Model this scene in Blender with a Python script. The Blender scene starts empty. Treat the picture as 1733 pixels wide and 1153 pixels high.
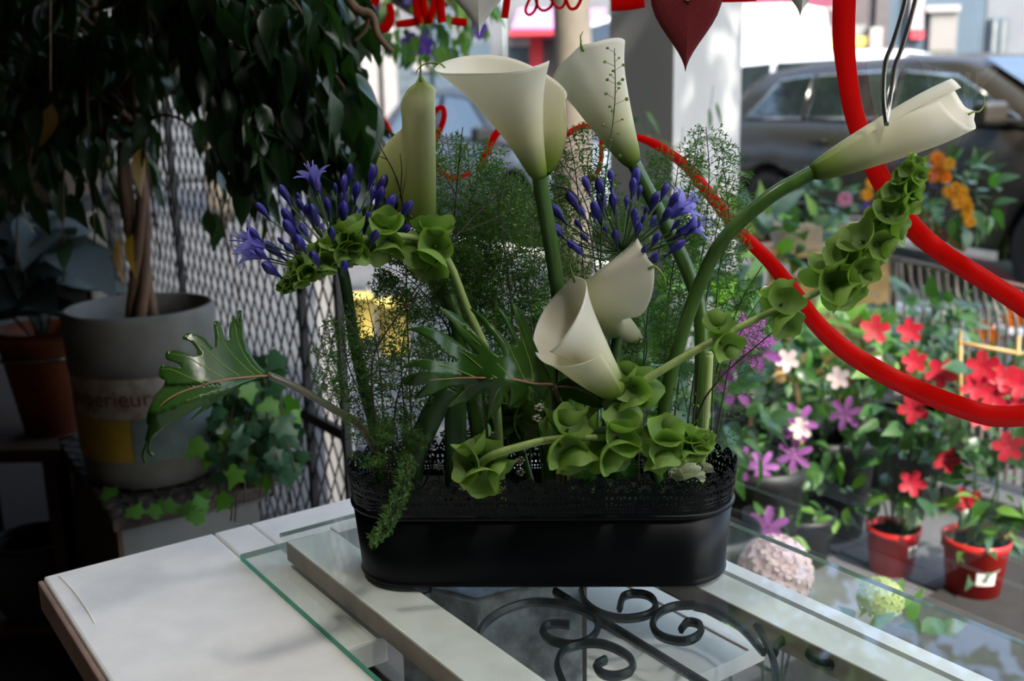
import bpy, bmesh, math, random
import numpy as np
from mathutils import Vector, Matrix, Quaternion
random.seed(7); rng = np.random.default_rng(7)
S = bpy.context.scene; COL = S.collection
# ---------------------------------------------------------------- camera
FPX, ROLL, PITCH = 1760.0, 0.022, math.radians(12.857)
CAM = np.array([0.0, 0.0, 1.2])
Fw = np.array([0, math.cos(PITCH), -math.sin(PITCH)]); Uw = np.array([0, math.sin(PITCH), math.cos(PITCH)]); Rw = np.array([1.0, 0, 0])
cr, sr = math.cos(ROLL), math.sin(ROLL)
cx_ = cr*Rw - sr*Uw; cy_ = sr*Rw + cr*Uw
cd = bpy.data.cameras.new('camera'); cam = bpy.data.objects.new('camera', cd); COL.objects.link(cam)
M4 = Matrix.Identity(4)
for i in range(3):
    M4[i][0], M4[i][1], M4[i][2], M4[i][3] = cx_[i], cy_[i], -Fw[i], CAM[i]
cam.matrix_world = M4
cd.sensor_width = 36; cd.lens = FPX/1733*36; cd.clip_start = .02; cd.clip_end = 300
cd.dof.use_dof = True; cd.dof.focus_distance = .985; cd.dof.aperture_fstop = 5.4
S.camera = cam
# ---------------------------------------------------------------- world, sun, exposure
D1 = np.array([-0.57779, 0.816185, 0]); NN = np.array([0.816185, 0.57779, 0]); W0 = np.array([0.454, 0.82025, 0])
def sn(s, n, z=0.0): return W0 + D1*s + NN*n + np.array([0, 0, z])
world = bpy.data.worlds.new('world'); S.world = world; world.use_nodes = True
wn = world.node_tree; bg = wn.nodes['Background']
sky = wn.nodes.new('ShaderNodeTexSky'); sky.sky_type = 'NISHITA'; sky.sun_disc = False
A_SUN, E_SUN = math.radians(-6.5), math.radians(47)
sh = -D1*math.cos(A_SUN) + NN*math.sin(A_SUN)
SUN = np.array([sh[0]*math.cos(E_SUN), sh[1]*math.cos(E_SUN), math.sin(E_SUN)])
sky.sun_elevation = E_SUN; sky.sun_rotation = math.atan2(SUN[0], SUN[1]); sky.altitude = 100; sky.air_density = 1.0; sky.dust_density = 4.0; sky.ozone_density = 1.0
wn.links.new(sky.outputs[0], bg.inputs[0]); bg.inputs[1].default_value = 0.70
sl = bpy.data.lights.new('sun', 'SUN'); sl.energy = 4.6; sl.angle = math.radians(.55); sl.color = (1, .95, .86)
so = bpy.data.objects.new('sun', sl); COL.objects.link(so); so.location = SUN*40
so.rotation_mode = 'QUATERNION'; so.rotation_quaternion = Vector(SUN).to_track_quat('Z', 'Y')
S.view_settings.view_transform = 'Standard'; S.view_settings.look = 'None'; S.view_settings.gamma = 1.0
S.view_settings.use_curve_mapping = False; S.view_settings.exposure = 0.66
cy = S.cycles; cy.max_bounces = 8; cy.diffuse_bounces = 3; cy.glossy_bounces = 3; cy.transmission_bounces = 6; cy.transparent_max_bounces = 16; cy.use_adaptive_sampling = True; cy.adaptive_threshold = .04
cy.caustics_reflective = False; cy.caustics_refractive = False; cy.sample_clamp_indirect = 8; cy.sample_clamp_direct = 0
# ---------------------------------------------------------------- picture <-> place
def ray(u, v):
    a = (u-866.5)/FPX; b = (576.5-v)/FPX
    return Fw + (a*cr+b*sr)*Rw + (-a*sr+b*cr)*Uw
def at(u, v, Y): d = ray(u, v); return CAM + d*(Y/d[1])
def atz(u, v, z): d = ray(u, v); return CAM + d*((z-1.2)/d[2])
def onw(u, v, off=-.004):
    d = ray(u, v); return CAM + d*(((W0+NN*off)@NN)/(d@NN))
def pxs(Y, v=600): return 1/FPX*Y/ray(866, v)[1]    # metres per pixel at depth Y
# ---------------------------------------------------------------- mesh helpers
def nrm(v): v = np.asarray(v, float); return v/max(1e-12, np.linalg.norm(v))
class MB:
    def __init__(s): s.v = []; s.f = []; s.t = []; s.n = 0
    def add(s, V, Fc, t=None):
        V = np.asarray(V, float).reshape(-1, 3); b = s.n
        s.v.append(V); s.f += [tuple(i+b for i in q) for q in Fc]; s.n += len(V)
        s.t.append(np.zeros(len(V)) if t is None else np.asarray(t, float))
        return s
    def grid(s, P, closeu=False, closev=False, t=None):
        nu, nv = P.shape[:2]; Fc = []
        for i in range(nu if closeu else nu-1):
            for j in range(nv if closev else nv-1):
                i2 = (i+1) % nu; j2 = (j+1) % nv
                Fc.append((i*nv+j, i2*nv+j, i2*nv+j2, i*nv+j2))
        return s.add(P.reshape(-1, 3), Fc, None if t is None else np.asarray(t).reshape(-1))
    def tube(s, pts, rad, k=8, caps=True, flat=1.0, up=None):
        pts = np.asarray(pts, float); n = len(pts)
        rad = np.full(n, rad, float) if np.isscalar(rad) else np.asarray(rad, float)
        tg = np.gradient(pts, axis=0); a = None; rows = []
        for i in range(n):
            t = nrm(tg[i])
            if up is not None: a = nrm(np.cross(up, t))
            elif a is None: a = nrm(np.cross(t, [0, 0, 1.] if abs(t[2]) < .9 else [1., 0, 0]))
            else: a = nrm(a - t*(a@t))
            b = np.cross(t, a)
            th = np.arange(k)*2*math.pi/k
            rows.append(pts[i] + rad[i]*(np.cos(th)[:, None]*a + flat*np.sin(th)[:, None]*b))
        P = np.array(rows); b0 = s.n
        s.grid(P, closev=True, t=np.repeat(np.linspace(0, 1, n), k))
        if caps:
            s.f.append(tuple(b0+j for j in range(k))); s.f.append(tuple(b0+(n-1)*k+j for j in reversed(range(k))))
        return s
    def lathe(s, prof, k=24, c=(0, 0, 0), ax=None, cap=True):
        prof = np.asarray(prof, float); th = np.arange(k)*2*math.pi/k
        P = np.zeros((len(prof), k, 3)); P[:, :, 0] = prof[:, 0:1]*np.cos(th); P[:, :, 1] = prof[:, 0:1]*np.sin(th); P[:, :, 2] = prof[:, 1:2]
        b0 = s.n; s.grid(P + np.array(c), closev=True, t=np.repeat(np.linspace(0, 1, len(prof)), k))
        if cap:
            s.f.append(tuple(b0+j for j in range(k))); s.f.append(tuple(b0+(len(prof)-1)*k+j for j in range(k)))
        return s
    def box(s, c, d, ax=None):
        """centre c, full size d, axes ax (3 rows)"""
        ax = np.eye(3) if ax is None else np.asarray(ax, float); d = np.asarray(d, float)/2
        V = [np.asarray(c, float) + sx*d[0]*ax[0] + sy*d[1]*ax[1] + sz*d[2]*ax[2] for sx in (-1, 1) for sy in (-1, 1) for sz in (-1, 1)]
        return s.add(V, [(0, 1, 3, 2), (4, 6, 7, 5), (0, 4, 5, 1), (2, 3, 7, 6), (0, 2, 6, 4), (1, 5, 7, 3)])
    def prism(s, poly, d):
        """closed 3-D polygon extruded by vector d"""
        P = np.asarray(poly, float); n = len(P)
        return s.add(np.vstack([P, P+np.asarray(d)]), [tuple(range(n))[::-1], tuple(range(n, 2*n))] + [(i, (i+1) % n, n+(i+1) % n, n+i) for i in range(n)])
    def mesh(s, name='m', smooth=True, off=None):
        V = np.vstack(s.v) if s.v else np.zeros((0, 3))
        if off is not None: V = V - np.asarray(off)
        m = bpy.data.meshes.new(name); m.from_pydata(V.tolist(), [], s.f); 
        at_ = m.attributes.new('t', 'FLOAT', 'POINT'); at_.data.foreach_set('value', np.concatenate(s.t).astype(np.float32))
        if smooth: m.polygons.foreach_set('use_smooth', [True]*len(m.polygons))
        m.update(); return m
SNAX = np.array([D1, NN, [0, 0, 1.]])
def fixn(m):
    b = bmesh.new(); b.from_mesh(m); bmesh.ops.recalc_face_normals(b, faces=b.faces); b.to_mesh(m); b.free(); return m
def tag(o, label=None, cat=None, group=None, kind=None):
    for k, v in (('label', label), ('category', cat), ('group', group), ('kind', kind)):
        if v: o[k] = v
    return o
def thing(name, label, cat, loc, group=None, kind=None):
    o = bpy.data.objects.new(name, None); COL.objects.link(o); o.location = loc; o.empty_display_size = .02
    return tag(o, label, cat, group, kind)
def wloc(o):
    l = np.array(o.location)
    while o.parent: o = o.parent; l = l + np.array(o.location)
    return l
def part(name, mb, mat, parent=None, smooth=True, label=None, kind=None, solid=None, bevel=None, fix=True):
    off = wloc(parent) if parent else None
    m = mb.mesh(name, smooth, off) if isinstance(mb, MB) else mb
    if fix and isinstance(mb, MB): fixn(m)
    m.materials.append(mat)
    o = bpy.data.objects.new(name, m); COL.objects.link(o)
    if parent: o.parent = parent
    if label: o['label'] = label
    if kind: o['kind'] = kind
    if solid: q = o.modifiers.new('solid', 'SOLIDIFY'); q.thickness = solid; q.offset = 0
    if bevel:
        q = o.modifiers.new('bevel', 'BEVEL'); q.width = bevel; q.segments = 2; q.limit_method = 'ANGLE'; q.angle_limit = .6
    return o
def inst(name, mesh, mat, parent, loc, rot=None, sc=1.0, label=None):
    """object sharing mesh data; loc in world space, rot = 3x3 array or Quaternion"""
    if mat is not None and not mesh.materials: mesh.materials.append(mat)
    o = bpy.data.objects.new(name, mesh); COL.objects.link(o)
    if parent: o.parent = parent; loc = np.asarray(loc) - wloc(parent)
    sc = (sc,)*3 if np.isscalar(sc) else sc
    R3 = Matrix.Identity(3) if rot is None else (rot.to_matrix() if isinstance(rot, Quaternion) else Matrix([list(map(float, r)) for r in rot]))
    o.matrix_local = Matrix.Translation(Vector(loc)) @ R3.to_4x4() @ Matrix.Diagonal((*sc, 1))
    if label: o['label'] = label
    return o
def frame(z, x=None):
    """3x3 with columns X,Y,Z; Z along z, X near x"""
    z = nrm(z); x = np.array([1., 0, 0]) if x is None else np.asarray(x, float)
    if np.linalg.norm(np.cross(x, z)) < 1e-4: x = np.array([0, 1., 0.3])
    x = nrm(x - z*(x@z)); y = np.cross(z, x); return np.array([x, y, z]).T
def spl(pts, n=24):
    """Catmull-Rom through pts"""
    P = np.asarray(pts, float)
    if len(P) == 2: return P[0] + (P[1]-P[0])*np.linspace(0, 1, n)[:, None]
    P = np.vstack([2*P[0]-P[1], P, 2*P[-1]-P[-2]]); m = len(P)-3; out = []
    for q in np.linspace(0, m-1e-9, n):
        i = int(q); t = q-i; a, b, c, d = P[i:i+4]
        out.append(.5*(2*b + (c-a)*t + (2*a-5*b+4*c-d)*t*t + (-a+3*b-3*c+d)*t**3))
    return np.array(out)
def pxp(*uvY): return [at(*q) for q in uvY]
# ---------------------------------------------------------------- materials
def _new(name):
    m = bpy.data.materials.new(name); m.use_nodes = True; nt = m.node_tree; nt.nodes.clear()
    return m, nt, nt.nodes.new, nt.links.new
def _noise(nt, sc, det=3, coord='Object', stretch=None):
    N, L = nt.nodes.new, nt.links.new
    tc = N('ShaderNodeTexCoord'); nz = N('ShaderNodeTexNoise'); nz.inputs['Scale'].default_value = sc; nz.inputs['Detail'].default_value = det
    if stretch:
        mp = N('ShaderNodeMapping'); mp.inputs['Scale'].default_value = stretch; L(tc.outputs[coord], mp.inputs[0]); L(mp.outputs[0], nz.inputs[0])
    else: L(tc.outputs[coord], nz.inputs[0])
    return nz
def c4(c): return (*c, 1.0)
def mat(name, a, b=None, rough=.6, sc=8, metal=0.0, transl=0.0, bump=0.0, spec=.5, ramp=(.35, .65), attr=None, tcol=None, emit=None, stretch=None, rand=0.0, coat=0.0, det=3):
    """noise-mixed a..b; attr = list of (pos, colour) ramp on point attribute t (own colour of the thing; in the bells also painted inner shade); transl mixes a translucent lobe"""
    m, nt, N, L = _new(name); out = N('ShaderNodeOutputMaterial'); pr = N('ShaderNodeBsdfPrincipled')
    pr.inputs['Roughness'].default_value = rough; pr.inputs['Metallic'].default_value = metal; pr.inputs['Specular IOR Level'].default_value = spec
    pr.inputs['Coat Weight'].default_value = coat
    nz = _noise(nt, sc, det=det, stretch=stretch); rp = N('ShaderNodeValToRGB'); rp.color_ramp.elements[0].position, rp.color_ramp.elements[1].position = ramp
    b = b if b is not None else tuple(x*.8 for x in a)
    rp.color_ramp.elements[0].color = c4(a); rp.color_ramp.elements[1].color = c4(b); L(nz.outputs['Fac'], rp.inputs[0]); col = rp.outputs[0]
    if attr:
        an = N('ShaderNodeAttribute'); an.attribute_name = 't'; r2 = N('ShaderNodeValToRGB'); e = r2.color_ramp.elements
        while len(e) < len(attr): e.new(.5)
        for q, (p, c) in zip(e, attr): q.position = p; q.color = c4(c)
        L(an.outputs['Fac'], r2.inputs[0])
        mx = N('ShaderNodeMix'); mx.data_type = 'RGBA'; mx.blend_type = 'MULTIPLY'; mx.inputs[0].default_value = 1
        L(r2.outputs[0], mx.inputs[6]); L(col, mx.inputs[7]); col = mx.outputs[2]
    if rand:
        oi = N('ShaderNodeObjectInfo'); hs = N('ShaderNodeHueSaturation'); ma = N('ShaderNodeMapRange'); ma.inputs[3].default_value = 1-rand; ma.inputs[4].default_value = 1+rand
        L(oi.outputs['Random'], ma.inputs[0]); L(ma.outputs[0], hs.inputs['Value']); L(col, hs.inputs['Color']); col = hs.outputs[0]
    L(col, pr.inputs['Base Color'])
    if bump:
        bp = N('ShaderNodeBump'); bp.inputs['Strength'].default_value = bump; bp.inputs['Distance'].default_value = .004; L(nz.outputs['Fac'], bp.inputs['Height']); L(bp.outputs[0], pr.inputs['Normal'])
    if emit: pr.inputs['Emission Color'].default_value = c4(emit[:3]); pr.inputs['Emission Strength'].default_value = emit[3]
    sh_ = pr.outputs[0]
    if transl:
        tr = N('ShaderNodeBsdfTranslucent'); mx = N('ShaderNodeMixShader'); mx.inputs[0].default_value = transl
        if tcol:
            m2 = N('ShaderNodeMix'); m2.data_type = 'RGBA'; m2.blend_type = 'MULTIPLY'; m2.inputs[0].default_value = 1; L(col, m2.inputs[6]); m2.inputs[7].default_value = c4(tcol); L(m2.outputs[2], tr.inputs[0])
        else: L(col, tr.inputs[0])
        L(sh_, mx.inputs[1]); L(tr.outputs[0], mx.inputs[2]); sh_ = mx.outputs[0]
    L(sh_, out.inputs[0]); return m
def glassmat(name, tint=(1, 1, 1), refl=1.0, ior=1.5, dirt=0.0, rough=0.0):
    """thin sheet: clear transmission plus Fresnel mirror"""
    m, nt, N, L = _new(name); out = N('ShaderNodeOutputMaterial')
    tr = N('ShaderNodeBsdfTransparent'); tr.inputs[0].default_value = c4(tint); gl = N('ShaderNodeBsdfGlossy'); gl.inputs['Roughness'].default_value = rough
    fr = N('ShaderNodeLayerWeight'); fr.inputs[0].default_value = .5
    pw = N('ShaderNodeMath'); pw.operation = 'POWER'; pw.inputs[1].default_value = 5; L(fr.outputs['Facing'], pw.inputs[0])
    mu = N('ShaderNodeMath'); mu.operation = 'MULTIPLY_ADD'; mu.inputs[1].default_value = .90*refl; mu.inputs[2].default_value = .075*refl; mu.use_clamp = True; L(pw.outputs[0], mu.inputs[0])
    mx = N('ShaderNodeMixShader'); L(mu.outputs[0], mx.inputs[0]); L(tr.outputs[0], mx.inputs[1]); L(gl.outputs[0], mx.inputs[2]); sh_ = mx.outputs[0]
    if dirt:
        df = N('ShaderNodeBsdfDiffuse'); df.inputs[0].default_value = (.8, .82, .84, 1); nz = _noise(nt, 14, 6); rp = N('ShaderNodeMapRange'); rp.inputs[1].default_value = .45; rp.inputs[2].default_value = .8; rp.inputs[3].default_value = 0; rp.inputs[4].default_value = dirt
        L(nz.outputs['Fac'], rp.inputs[0]); m2 = N('ShaderNodeMixShader'); L(rp.outputs[0], m2.inputs[0]); L(sh_, m2.inputs[1]); L(df.outputs[0], m2.inputs[2]); sh_ = m2.outputs[0]
    L(sh_, out.inputs[0]); return m
def leafm(name, a, b, rough=.38, transl=.3, tcol=(1.3, 1.5, .5), sc=25, rand=.25, spec=.5): return mat(name, a, b, rough=rough, sc=sc, transl=transl, tcol=tcol, rand=rand, spec=spec)
MT = dict(
    wood_white=mat('painted_wood', (.82, .80, .76), (.72, .70, .67), rough=.42, sc=30, bump=.12, ramp=(.3, .8), det=8),
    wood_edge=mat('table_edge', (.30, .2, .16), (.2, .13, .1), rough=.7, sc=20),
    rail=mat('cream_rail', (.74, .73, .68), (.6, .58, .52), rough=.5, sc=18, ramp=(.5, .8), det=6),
    rail_side=mat('brown_rail', (.34, .28, .22), (.24, .195, .155), rough=.5, sc=20, bump=.2),
    glass=glassmat('table_glass', (.93, .97, .95), 1.0, 1.5, dirt=.05),
    glass_edge=mat('green_glass_edge', (.01, .42, .26), (.012, .32, .20), rough=.08, sc=30, spec=.8, transl=.4),  # green brightened to stand in for light carried inside the glass
    glass_rim=mat('pale_glass_edge', (.50, .60, .56), (.4, .5, .46), rough=.1, sc=30, spec=.8),
    window=glassmat('window_glass', (.97, .985, .98), 1.0, 1.5, dirt=.012),
    iron=mat('black_iron', (.016, .022, .024), (.03, .038, .04), rough=.32, sc=60, bump=.1, metal=.35),
    zinc=mat('zinc_sheet', (.38, .42, .43), (.13, .145, .15), rough=.5, sc=42, bump=.8, ramp=(.35, .66), det=8),
    planter=mat('black_metal', (.003, .0036, .0042), (.0024, .003, .0036), rough=.36, sc=40, spec=.16),
    calla=mat('calla_white', (1, 1, 1), (.93, .92, .90), rough=.42, sc=22, stretch=(1, 1, .15), transl=.42, tcol=(1.0, .98, .88), spec=.35,
              attr=[(0, (.10, .21, .025)), (.10, (.32, .42, .08)), (.34, (.80, .80, .56)), (.66, (.88, .86, .75)), (1, (.92, .90, .82))]),
    calla_green=mat('calla_bud', (1, 1, 1), (.92, .92, .88), rough=.42, sc=22, stretch=(1, 1, .15), transl=.42, tcol=(1.0, .98, .8), spec=.35,
              attr=[(0, (.16, .26, .03)), (.3, (.44, .50, .14)), (.62, (.70, .70, .38)), (.9, (.74, .74, .46)), (1, (.42, .52, .14))]),
    tail=mat('calla_tail', (.22, .33, .04), (.15, .22, .03), rough=.5, transl=.2),
    spadix=mat('spadix', (.75, .5, .05), (.6, .36, .03), rough=.8, sc=300, bump=.5),
    stem=mat('fleshy_stem', (.060, .135, .022), (.040, .095, .016), rough=.3, sc=20, stretch=(4, 4, .3), spec=.5, attr=[(0, (1, 1, 1)), (.8, (1.0, 1.0, .9)), (1, (1.6, 1.5, 1.3))]),
    stem_dark=mat('flower_stem', (.03, .09, .02), (.02, .06, .015), rough=.4, sc=20, stretch=(4, 4, .3)),
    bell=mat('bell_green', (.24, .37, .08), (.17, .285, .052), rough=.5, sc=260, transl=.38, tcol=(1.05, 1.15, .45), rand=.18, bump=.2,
             attr=[(0, (.40, .55, .35)), (.35, (.75, .85, .7)), (1, (1.05, 1.05, 1.1))]),  # darker towards the cup base: inner shade painted into the colour
    bell_stem=mat('bell_stem', (.38, .48, .16), (.27, .38, .09), rough=.5, sc=30, stretch=(4, 4, .3)),
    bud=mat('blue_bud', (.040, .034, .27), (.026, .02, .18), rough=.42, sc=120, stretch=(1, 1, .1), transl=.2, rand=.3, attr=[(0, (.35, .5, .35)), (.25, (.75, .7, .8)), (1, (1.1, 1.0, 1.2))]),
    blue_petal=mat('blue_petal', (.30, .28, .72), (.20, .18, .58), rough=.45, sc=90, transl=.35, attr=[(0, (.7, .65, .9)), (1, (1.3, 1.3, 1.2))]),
    pedicel=mat('pedicel', (.05, .11, .02), (.035, .075, .02), rough=.5),
    xan=mat('split_leaf', (.045, .12, .018), (.03, .09, .013), rough=.22, sc=35, transl=.42, tcol=(1.6, 1.7, .5), spec=.42, coat=.08, bump=.15),
    xan_vein=mat('leaf_vein', (.30, .13, .08), (.2, .12, .05), rough=.4),
    petiole=mat('petiole', (.11, .085, .055), (.06, .075, .03), rough=.25, sc=15, spec=.6),
    fern=mat('fern_needles', (.085, .19, .035), (.05, .13, .025), rough=.55, sc=18, transl=.35, tcol=(1.4, 1.5, .5), ramp=(.3, .7)),
    fern_stem=mat('fern_stem', (.045, .06, .02), (.03, .04, .015), rough=.6),
    pod=mat('seed_pod', (.20, .34, .04), (.12, .25, .03), rough=.5, transl=.35, sc=200),
    twig=mat('brown_twig', (.055, .03, .02), (.03, .02, .015), rough=.7),
    moss=mat('green_tuft', (.06, .22, .02), (.03, .13, .012), rough=.6, transl=.35, tcol=(1.3, 1.5, .5)),
    paleflower=mat('pale_flower', (.78, .80, .60), (.62, .68, .40), rough=.6, transl=.3),
    waxwhite=mat('wax_flower', (.75, .70, .62), (.6, .52, .42), rough=.5, transl=.2),
    foam=mat('floral_foam', (.03, .05, .02), (.015, .03, .012), rough=.9),
    paint=mat('red_window_paint', (.86, .012, .010), (.78, .010, .008), rough=.45, sc=30, transl=.58, tcol=(1, .8, .8), stretch=(1, 1, 1), ramp=(.2, .8)),
    felt=mat('red_felt', (.15, .004, .006), (.10, .003, .005), rough=.95, sc=700, bump=.15),
    whiteheart=mat('pale_wood_heart', (.62, .60, .54), (.46, .44, .39), rough=.7, sc=30, bump=.15, det=6),
    wire=mat('steel_wire', (.30, .29, .27), (.2, .19, .18), rough=.25, metal=.9),
    eyelet=mat('brass_eyelet', (.6, .5, .35), rough=.2, metal=1.0),
)
# ================================================================ the room
def struct(name, mb, m, bevel=None, smooth=False):
    o = part(name, mb, m, None, smooth, bevel=bevel); o['kind'] = 'structure'; return o
M_floor = mat('terracotta_tile', (.16, .07, .03), (.10, .045, .022), rough=.6, sc=3)
M_grout = mat('tile_grout', (.03, .024, .02), rough=.9)
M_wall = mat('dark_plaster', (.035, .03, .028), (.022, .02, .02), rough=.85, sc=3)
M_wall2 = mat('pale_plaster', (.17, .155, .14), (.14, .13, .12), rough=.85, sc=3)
M_ceil = mat('shop_ceiling', (.32, .30, .28), (.28, .26, .24), rough=.9)
M_pave = mat('pavement', (.12, .122, .128), (.085, .087, .09), rough=.85, sc=5, det=8)
M_road = mat('asphalt', (.105, .11, .125), (.075, .08, .09), rough=.9, sc=14, det=8)
M_kerb = mat('kerb_stone', (.62, .60, .56), (.5, .48, .45), rough=.8, sc=10)
M_white = mat('white_render', (.50, .50, .49), (.43, .43, .43), rough=.8, sc=4)
M_facade = mat('shop_facade', (.12, .11, .10), (.09, .085, .08), rough=.7, sc=4)
S0, S1, ND = -1.7, 4.6, -4.2
ZC = 2.75
fl = MB()
for i in range(1): fl.box(sn((S0+S1)/2, ND/2, -.03), (S1-S0, -ND, .04), SNAX)
floor = struct('floor', fl, M_grout)
tile = MB().box((0, 0, 0), (.295, .295, .02), SNAX).mesh('tile', False); fixn(tile); tile.materials.append(M_floor)
for i in range(5, 21):
    for j in range(0, 12):
        o = inst('tile', tile, None, floor, sn(S0+.15+i*.3, -.15-j*.3, -.008))
struct('ceiling', MB().box(sn((S0+S1)/2, ND/2, ZC+.05), (S1-S0+.3, -ND+.3, .1), SNAX), M_ceil)
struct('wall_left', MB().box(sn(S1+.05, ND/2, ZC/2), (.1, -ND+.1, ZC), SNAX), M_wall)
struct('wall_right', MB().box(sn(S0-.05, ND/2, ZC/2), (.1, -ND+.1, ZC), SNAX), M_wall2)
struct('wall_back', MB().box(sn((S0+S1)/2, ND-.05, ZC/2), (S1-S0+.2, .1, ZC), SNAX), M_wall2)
# window wall: sill strip, lintel, end piers
struct('wall_front', MB().box(sn((S0+S1)/2, .06, .03), (S1-S0, .12, .14), SNAX).box(sn((S0+S1)/2, .06, 2.95), (S1-S0+.3, .14, .6), SNAX)
       .box(sn(S0+.05, .06, 1.35), (.3, .12, 2.7), SNAX).box(sn((S1+3.22)/2, .06, 1.35), (S1-3.22, .12, 2.7), SNAX), M_facade)
# window panes
GL = MT['window']
WJ = 1.46
for i, (a, b) in enumerate(((S0+.2, WJ-.02), (WJ+.03, 3.2))):
    w = thing('window_%d' % (i+1), None, None, sn((a+b)/2, .02, .1)); w['kind'] = 'structure'
    P = [sn(a, .02, .1), sn(b, .02, .1), sn(b, .02, 2.64), sn(a, .02, 2.64)]
    part('pane', MB().add(P, [(0, 1, 2, 3)]), GL, w, False)
    part('window_frame', MB().box(sn((a+b)/2, .02, .11), (b-a, .05, .03), SNAX).box(sn((a+b)/2, .02, 2.63), (b-a, .05, .04), SNAX), M_facade, w, False)
struct('wall_upper', MB().box(sn(0, -2.0, 6.4), (26, 4.1, 6.2), SNAX).box(sn(S0-6, .06, 1.6), (12, .3, 3.4), SNAX).box(sn(S1+6, .06, 1.6), (12, .3, 3.4), SNAX), M_facade)
# outside ground
pv = struct('pavement', MB().box(sn(2, 2.1, -.06), (40, 4.0, .1), SNAX), M_pave)
struct('road', MB().box(sn(2, 10.4, -.12), (60, 12.4, .1), SNAX), M_road)
struct('far_pavement', MB().box(sn(2, 20.2, -.06), (60, 7.2, .1), SNAX), M_pave)
kb = struct('kerb', MB().box(sn(2, 4.16, -.09), (40, .05, .1), SNAX), M_kerb)
km = MB().box((0, 0, 0), (.97, .15, .16), SNAX).mesh('kerb_stone', False); fixn(km); km.materials.append(M_kerb)
for i in range(-4, 9): inst('kerb_stone', km, None, kb, sn(i*1.0, 4.2, -.06))
# joints between paving slabs are built near the shop
slab = MB().box((0, 0, 0), (.585, .585, .03), SNAX).mesh('slab', False); fixn(slab); slab.materials.append(M_pave)
for i in range(-2, 9):
    for j in range(0, 6): inst('slab', slab, None, pv, sn(-.3+i*.6, .44+j*.6, -.004+.002*((i*7+j*3) % 3)))
struct('shadow_ground_sheet', MB().box(sn(-.9, 1.45, .014), (3.6, 2.6, .016), SNAX), mat('shadow_ground_dark', (.030, .027, .025), (.02, .018, .017), rough=.95, sc=30, bump=.3))  # added dark sheet standing in for shadow and dark ground around the pots
# ================================================================ table
tb = thing('work_table', 'white painted plank table under the glass and black planter', 'table', sn(.1, -.4, 0))
TZ = .71
def plank(n0, n1, s0, s1, nm='plank', z=TZ, th=.028, m=MT['wood_white']): return part(nm, MB().box(sn((s0+s1)/2, (n0+n1)/2, z-th/2), (s1-s0, n1-n0, th), SNAX), m, tb, False, bevel=.003)
plank(-.660, -.4715, -.75, .744); plank(-.4700, -.425, .40, .744); plank(-.4245, -.015, .655, .744)
part('edge_board', MB().box(sn(0, -.6635, TZ-.020), (1.485, .006, .034), SNAX), MT['wood_edge'], tb, False, bevel=.002)
part('scratch', MB().tube([atz(100+i*5.5, 976+i*4.4+i*i*.26, TZ+.0003) for i in range(12)], [.0006+.0005*math.sin(i*.28) for i in range(12)], 6), MT['wood_white'], tb)
for s_, n_ in ((.70, -.60), (.70, -.06), (-.7, -.60), (-.7, -.06)):
    part('leg', MB().box(sn(s_, n_, .33), (.06, .06, .66), SNAX), MT['wood_edge'], tb, False)
part('low_shelf', MB().box(sn(0, -.30, .40), (1.44, .44, .02), SNAX), MT['wood_white'], tb, False)
def _s(p): return (p-W0)@D1
def _n(p): return (p-W0)@NN
e0, e1_ = atz(993, 1230, .672), atz(993, 950, .672)
part('inner_board', MB().prism([sn(_s(e0), _n(e0), .655), sn(_s(e1_), _n(e1_), .655), sn(_s(e1_), -.105, .655), sn(_s(e0), -.105, .655)], (0, 0, .017)), MT['wood_white'], tb, False)
for q in (.55, .78): part('board_joint', MB().box(sn((_s(e0)+_s(e1_))/2, -.40+.35*q, .6725), (abs(_s(e1_)-_s(e0))*.98, .0025, .001), SNAX), MT['wood_edge'], tb, False)
part('apron', MB().box(sn(.715, -.32, .655), (.02, .56, .07), SNAX), MT['wood_white'], tb, False)
part('front_rail', MB().box(sn(-.72, -.32, .655), (.02, .56, .07), SNAX), MT['wood_white'], tb, False)
part('side_rail', MB().box(sn(0, -.03, .665), (1.44, .02, .05), SNAX), MT['wood_white'], tb, False)
# galvanised box standing on the low shelf
zb = thing('zinc_box', 'mottled grey zinc box below the glass under the planter', 'box', sn(.25, -.3, .41))
zc = (atz(678, 1113, .68)+atz(988, 1113, .68))/2
q0 = atz(680, 1113, .60); q1 = atz(812, 1150, .60); q2 = atz(988, 1100, .60)
ex = nrm((q1-q0)*[1, 1, 0]); ey = nrm((q2-q1)*[1, 1, 0])
Pz = [q0, q1, q2, q2+(q0-q1)]
Pz = [np.array([p[0], p[1], .41]) for p in Pz]
part('wall', MB().prism(Pz, (0, 0, .285)), MT['zinc'], zb, False, bevel=.004)
cz = sum(Pz)/4
part('rim', MB().tube([p*[1, 1, 0]+[0, 0, .692] for p in Pz+Pz[:1]], .004, 6), MT['zinc'], zb)
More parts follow.
